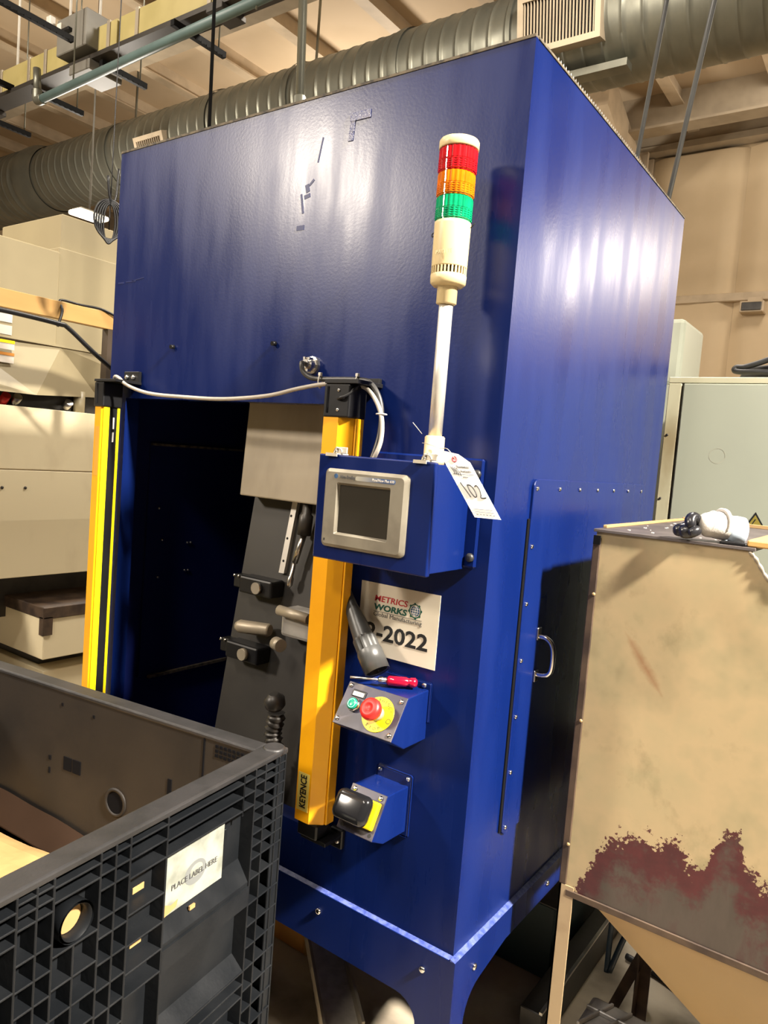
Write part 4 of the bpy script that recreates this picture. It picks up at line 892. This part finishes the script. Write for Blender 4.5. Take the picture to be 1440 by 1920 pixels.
for x in (-6.2, -3.6, -.4, 2.0): obj('joint_collar', MB().lathe([(DR + .014, 0), (DR + .018, .03), (DR + .014, .10)], (x, DY, DZ), (1, 0, 0), 48, cap=False), 'galv', dc)
for x in (-12, -8, -4.9, -2.4, 1.0):
    obj('hanger_strap', MB().lathe([(DR + .02, 0), (DR + .02, .04)], (x, DY, DZ), (1, 0, 0), 48, cap=False).box(x + .01, x + .03, DY - .01, DY + .01, DZ + DR, CZ), 'galv', dc)
def grille(x0, x1, ang, hgt, n, lab):
    # rectangular register on the duct face; ang: direction from the axis toward -y and down
    nr = Vector((0, -math.cos(ang), -math.sin(ang))); up = Vector((0, -math.sin(ang), math.cos(ang))); c0 = Vector((0, DY, DZ)) + nr * (DR - .02)
    t = thing('duct_grille', lab, 'vent', c0 + Vector(((x0 + x1) / 2, 0, 0)))
    fw = .045
    def bx(xa, xb, ua, ub, d0, d1, m, nm): return obj(nm, MB().obox(c0 + Vector((xa, 0, 0)) + up * ua + nr * d0, (xb - xa, 0, 0), up * (ub - ua), nr * (d1 - d0)), m, t)
    bx(x0, x1, -hgt / 2, hgt / 2, -.05, .055, 'gasket', 'throat')
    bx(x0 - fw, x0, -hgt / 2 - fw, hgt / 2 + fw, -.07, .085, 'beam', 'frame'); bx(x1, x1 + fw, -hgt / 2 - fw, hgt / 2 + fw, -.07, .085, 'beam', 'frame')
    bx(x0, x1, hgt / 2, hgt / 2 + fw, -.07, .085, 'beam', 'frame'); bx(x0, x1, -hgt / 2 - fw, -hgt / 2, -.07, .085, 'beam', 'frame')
    for i in range(n):
        x = x0 + (x1 - x0) * (i + .5) / n; bx(x - .0035, x + .0035, -hgt / 2, hgt / 2, .055, .075, 'beam', 'slat')
grille(-2.22, -1.62, .18, .34, 22, 'large beige slotted vent on the duct above the machine corner')
grille(-7.25, -6.80, .35, .15, 12, 'small beige vent low on the duct above the left machine edge')
tag(obj('wall_conduit', MB().box(-2.25, -1.40, 4.3, 4.42, 4.70, 4.755), 'galv', origin=(-1.8, 4.36, 4.7)), 'short grey channel under the duct past the machine corner', 'channel')

# ================================================================ overhead busway
bu = thing('overhead_busway', 'yellow overhead busway beam on a dark rail at the upper left', 'busway', (-5, 2.1, 4.56))
obj('rail', MB().box(-9, -2.3, 2.02, 2.20, 4.50, 4.535).box(-9, -2.3, 2.08, 2.14, 4.535, 4.575), 'busdark', bu)
xs = [-9, -7.9, -6.72, -5.62, -4.6, -3.55, -2.3]
for a, b in zip(xs, xs[1:]):
    obj('bar_section', MB().box(a + .02, b - .02, 2.07, 2.17, 4.575, 4.765, .004), 'bus', bu)
for x in (-6.72, -6.35, -5.88, -5.62, -4.72, -4.36, -3.55):
    obj('strap', MB().box(x - .02, x + .02, 2.06, 2.18, 4.57, 4.772, .002), 'hood', bu)
for x in (-6.6, -3.4): obj('rail_clamp', MB().box(x - .10, x + .06, 2.0, 2.22, 4.46, 4.50, .004).cyl((x, 2.1, 4.44), (x, 2.1, 4.50), .03), 'busdark', bu)
def hr(x, y, z): return obj('hanger_rod', MB().cyl((x, y, z), (x, y, CZ), .011, 8), 'nylon', bu)
hr(-6.18, 2.12, 4.77); hr(-5.24, 2.05, 4.85); hr(-4.98, 2.15, 4.85); hr(-3.0, 2.12, 4.77)
bxo = thing('switch_box', 'grey square switch box clamped on the overhead busway', 'switch', (-5.0, 2.1, 4.45))
obj('case', MB().box(-5.27, -4.86, 1.96, 2.24, 4.58, 4.86, .006), 'ebox', bxo)
obj('lower_case', MB().box(-5.14, -4.86, 2.0, 2.30, 4.42, 4.50, .006), 'ebox', bxo)
for x, z in ((-5.34, 4.86), (-5.18, 4.76)): obj('lug', MB().box(x - .03, x + .03, 1.92, 1.97, z - .04, z + .04, .005), 'nylon', bxo)
obj('operating_lever', MB().box(-5.18, -5.05, 1.925, 1.965, 4.72, 4.75, .004), 'black', bxo)
for i, (x, y0, y1) in enumerate(((-4.85, -.3, 1.85), (-5.77, 2.05, 2.52), (-4.78, 2.05, 2.47), (-3.80, 1.96, 2.44), (-6.74, 1.2, 2.56), (-6.1, .0, 2.05))):
    z = 4.44 if i not in (0, 5) else 4.53
    st = obj('slotted_strut', MB().box(x - .02, x + .02, y0, y1, z, z + .045, .002), 'strut', origin=(x, (y0 + y1) / 2, z))
    tag(st, ('long black strut crossing the top left corner', 'black slotted strut under the busway, left of the switch box', 'black slotted strut just right of the switch box', 'black slotted strut at the right end of the busway', 'lowest black strut at the left edge under the busway', 'black strut end meeting the busway at the left edge')[i], 'strut')
    for k in range(min(12, int((y1 - y0) / .05))):
        obj('tooth', MB().box(x + .018, x + .024, y1 - .04 - k * .05, y1 - .02 - k * .05, z - .006, z + .008), 'strut', st)
    if i in (1, 2, 3, 4): obj('hanger_rod', MB().cyl((x, y1 - .06, z + .04), (x, y1 - .06, CZ), .006, 6), 'galv', st)
pp = thing('blue_pipe', 'blue-green overhead pipe running below the busway', 'pipe', (-4.5, 1.9, 4.3))
obj('pipe_run', MB().cyl((-5.37, 1.9, 4.24), (-1.8, 1.9, 4.36), .033, 14), 'pipe', pp)
obj('elbow', MB().tube([(-5.33, 1.9, 4.24), (-5.40, 1.9, 4.24), (-5.42, 1.9, 4.27), (-5.42, 1.9, 4.33)], .038, 12), 'galv', pp)
obj('riser', MB().cyl((-5.42, 1.9, 4.32), (-5.44, 1.9, 4.50), .03, 12), 'galv', pp)
for x in (-4.9, -2.9): obj('hanger_rod', MB().cyl((x, 1.9, 4.27), (x, 1.9, CZ), .006, 6), 'galv', pp)

# ================================================================ cream machine at the left
cn = thing('milling_machine', 'large cream machine tool with wide doors behind the light curtain', 'machine', (-3.9, 2, 0))
obj('upper_housing', MB().box(-5.4, -3.0, -.9, .755, 2.02, 2.50, .006), 'cnc', cn)
obj('upper_housing', MB().box(-5.4, -3.02, .757, 1.75, 2.02, 2.53, .006), 'cnc', cn)
th = obj('top_box', MB().box(-3.7, -3.08, .80, 1.24, 2.5, 2.72, .006), 'cnc', cn)
obj('top_box', MB().prism([(-3.7, 1.24, 2.5), (-3.7, 1.24, 2.70), (-3.7, 1.34, 2.62), (-3.7, 1.55, 2.5)], (.60, 0, 0), .004), 'cnc', cn)
obj('door_funnel', MB().poly([(-3.0, -.9, 2.02), (-3.0, 1.75, 2.02), (-3.0, .78, 2.015), (-3.03, .25, 2.0), (-2.93, -.9, 1.745), (-2.93, .62, 1.748), (-3.06, 1.05, 1.78), (-3.0, 1.75, 1.8)], [(0, 3, 5, 4), (3, 2, 5), (2, 6, 5), (2, 1, 7, 6)]), 'cnc', cn)
obj('seam_lip', MB().box(-3.0, -2.99, -.9, 1.75, 2.014, 2.026), 'cnc', cn)
obj('track_recess', MB().box(-3.3, -3.09, -.9, 1.75, 1.60, 1.80), 'dsteel', cn)
for y, m in ((.58, 'steel'), (.86, 'steel'), (.52, 'ered')): obj('door_roller', MB().cyl((-3.09, y, 1.685), (-3.03, y, 1.735), .022), m, cn)
obj('post_stub', MB().cyl((-3.05, .93, 1.66), (-3.05, .93, 1.8), .03, 12), 'cnc', cn)
obj('sliding_door', MB().prism([(-3.0, -.9, 1.685), (-3.0, -.9, 1.365), (-3.05, -.9, 1.365), (-3.05, -.9, 1.685)], (0, 2.65, 0), .003), 'cncw', cn)
obj('lower_door', MB().prism([(-3.0, -.9, 1.36), (-3.0, -.9, 1.10), (-3.035, -.9, .795), (-3.08, -.9, .795), (-3.05, -.9, 1.36)], (0, 2.65, 0), .003), 'cncw', cn)
for y in (.47, .5, .62): screw((-3.0, y, 1.27), (1, 0, 0), .008, 'dsteel', cn)
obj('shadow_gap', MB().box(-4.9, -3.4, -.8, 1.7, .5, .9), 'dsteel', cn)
obj('chip_tray', MB().box(-4.2, -2.99, .745, 1.75, .56, .625, .004).box(-3.03, -2.99, .745, .80, .47, .57), 'rust', cn, label='dark oily chip tray')
obj('chip_tray', MB().box(-4.2, -3.5, -.5, .74, .58, .72, .004), 'rust', cn)
bse = obj('base', MB().box(-4.6, -3.0, .755, 1.75, .335, .56, .004), 'cncw', cn)
obj('base', MB().box(-4.5, -3.06, .80, 1.7, 0, .25, .004), 'cncw', cn)
obj('base', MB().box(-4.4, -3.2, .85, 1.65, .25, .335), 'dsteel', cn)
for z0, z1, m in ((2.09, 2.14, 'paperl'), (2.03, 2.075, 'paperl'), (1.955, 2.0, 'paperl'), (1.89, 1.94, 'paperl')):
    ok = obj('sticker', MB().box(-3.0 + (0 if z0 > 2.02 else .03), -2.995 + (0 if z0 > 2.02 else .03), .36, .515, z0, z1), m, cn)
    if z0 < 2.02: obj('sticker_band', MB().box(-2.965, -2.962, .36, .515, z1 - .014, z1), 'orangel' if z0 < 1.9 else 'yellow2', ok)
rb = thing('timber_rail', 'amber timber rail in front of the cream machine with cable tied on', 'rail', (-2.4, .4, 0))
obj('board', MB().box(-2.44, -2.40, -.9, .95, 2.066, 2.142, .002), 'wood', rb)
obj('post', MB().box(-2.445, -2.40, .655, .70, 0, 2.066), 'post', rb, label='dark brown post')
obj('post', MB().box(-2.445, -2.40, -.85, -.80, 0, 2.066), 'post', rb)
tag(obj('cable', MB().tube([(-2.385, -.9, 2.055), (-2.385, .0, 2.05), (-2.385, .2, 2.05), (-2.385, .40, 2.042), (-2.385, .45, 2.03), (-2.36, .58, 1.93), (-2.33, .78, 1.80)], .011, 8), 'black', origin=(-2.385, .3, 2.05)), 'black cable slung under the timber rail and dropping behind the machine', 'cable')
tag(obj('cable', MB().tube([(-2.39, .40, 2.03), (-2.392, .42, 2.10), (-2.42, .425, 2.15), (-2.42, .52, 2.15), (-2.40, .62, 2.148), (-2.38, .72, 2.115), (-2.36, .86, 2.06)], .006, 6), 'black', origin=(-2.39, .42, 2.10)), 'thin black cable looped over the timber rail', 'cable')
wc = MB()
for k in range(5):
    w_ = .02 + .008 * k
    wc.tube([(-1.9 + w_ * math.sin(t) * .4, .305 + w_ * math.sin(t), 2.385 + .075 * math.cos(t) + .004 * k) for t in [2 * PI * i / 12 for i in range(13)]], .004, 6, 3)
wc.tube([(-1.9, .29, 2.56), (-1.9, .30, 2.49), (-1.9, .315, 2.46), (-1.9, .33, 2.50), (-1.9, .335, 2.6)], .005, 6, 3).tube([(-1.9, .305, 2.46), (-1.9, .307, 2.7), (-1.9, .32, CZ)], .0022, 6, 3)
tag(obj('cable_loop', wc, 'black', origin=(-1.9, .305, 2.46)), 'small bundle of black cable loops hanging beside the machine top', 'cable')
sbx = thing('end_switch', 'small black switch box at the left edge of the machine', 'switch', (-1.40, .1, 2.04))
obj('case', MB().box(-1.43, -1.388, .08, .14, 2.02, 2.09, .004), 'black', sbx)
obj('plunger', MB().cyl((-1.41, .11, 2.09), (-1.41, .11, 2.105), .008), 'steel', sbx)
lf = thing('strip_lamp', 'lit white strip lamp above the cream machine', 'lamp', (-6.84, 3.28, 3.95))
obj('housing', MB().box(-6.94, -6.76, 3.15, 3.45, 3.95, 3.97, .006).cyl((-6.84, 3.3, 3.96), (-6.84, 3.3, CZ), .01, 8), 'ebox', lf)
obj('diffuser', MB().box(-6.96, -6.74, 3.12, 3.48, 3.90, 3.95, .02, 3), 'glow', lf)

# ================================================================ things on the floor
ch1 = thing('steel_channel', 'grey steel channel leaning out under the machine front', 'channel', (-.5, .25, 0))
a0, a1 = Vector((-.735, .42, .10)), Vector((-.33, .07, .06)); dd = (a1 - a0); sdv = dd.cross(Vector((0, 0, 1))).normalized()
obj('web', MB().obox(a0 - sdv * .055, dd, sdv * .11, (0, 0, .008)), 'zinc', ch1)
obj('flange', MB().obox(a0 - sdv * .055, dd, sdv * .008, (0, 0, .045)), 'hood', ch1)
obj('flange', MB().obox(a0 + sdv * .047, dd, sdv * .008, (0, 0, .045)), 'hood', ch1)
obj('foot_block', MB().obox(a0 - sdv * .05 + Vector((0, 0, -.10)), dd * .15, sdv * .10, (0, 0, .10)).obox(a1 - dd * .2 - sdv * .05 + Vector((0, 0, -.0685)), dd * .15, sdv * .10, (0, 0, .07)), 'dsteel', ch1)
wdc = thing('timber_block', 'orange-brown timber block on the floor behind the bin corner', 'timber', (-.78, .4, 0))
obj('block', MB().box(-.90, -.68, .31, .52, 0, .16, .004), 'crate', wdc)
obj('batten', MB().box(-.68, -.666, .31, .52, 0, .17, .002), 'wood', wdc)
tk = thing('drip_tank', 'dark teal tank on the floor beneath the machine', 'tank', (-.3, .95, 0))
obj('body', MB().box(-.62, -.03, .72, 1.12, .0, .24, .006), 'teal', tk)
obj('cover', MB().box(-.63, -.02, .71, 1.13, .24, .25, .003), 'dsteel', tk)
sr = thing('skid_rail', 'dark steel skid rail along the floor beside the machine', 'rail', (.03, .9, 0))
obj('rail', MB().box(-.01, .055, .45, 1.55, .0, .10, .003), 'dsteel', sr)
obj('top_edge', MB().box(.046, .055, .45, 1.55, .10, .108), 'steel', sr)
al = thing('aluminium_casting', 'ribbed aluminium casting on a block beneath the hopper', 'casting', (.2, .5, 0))
obj('block', MB().box(.165, .30, .43, .56, 0, .10, .004), 'crate', al)
ac = obj('casting', MB().box(.15, .31, .42, .57, .10, .145, .012, 2), 'alu', al)
for a in range(3): obj('rib', MB().obox((.155 + a * .05, .425, .145), (.008, 0, 0), (.05, .13, 0), (0, 0, .012), .002), 'alu', ac)
obj('rib', MB().obox((.155, .50, .145), (.15, 0, 0), (0, .008, 0), (0, 0, .012), .002), 'alu', ac)
def hose(pts, rr, m, label): return tag(obj('hose', MB().tube(pts, rr, 8, 6), m, origin=pts[0]), label, 'hose')
hose([(.20, .75, .59), (.155, .72, .42), (.145, .70, .28), (.155, .66, .16)], .008, 'hosebl', 'dark blue hose dropping behind the tan hopper leg')
hose([(.30, .80, .58), (.24, .76, .40), (.19, .71, .28), (.162, .66, .165)], .008, 'hosebl', 'dark blue hose slanting from the funnel to the casting')
hose([(.45, .75, .18), (.33, .78, .20), (.27, .80, .17), (.22, .84, .10), (.18, .92, .02), (.2, 1.1, .012), (.4, 1.25, .012)], .010, 'blackrub', 'black hose arching beside the dark hopper leg')
hose([(.12, 1.0, .012), (.25, .97, .012), (.45, .9, .012), (.75, 1.0, .012)], .010, 'blackrub', 'black hose lying flat on the floor under the hopper')
gp_ = thing('grey_panel', 'grey sheet panel standing on the floor behind the hopper leg', 'panel', (.16, 1.35, 0))
obj('sheet', MB().box(.02, .34, 1.30, 1.32, 0, .62, .003), 'hood', gp_)
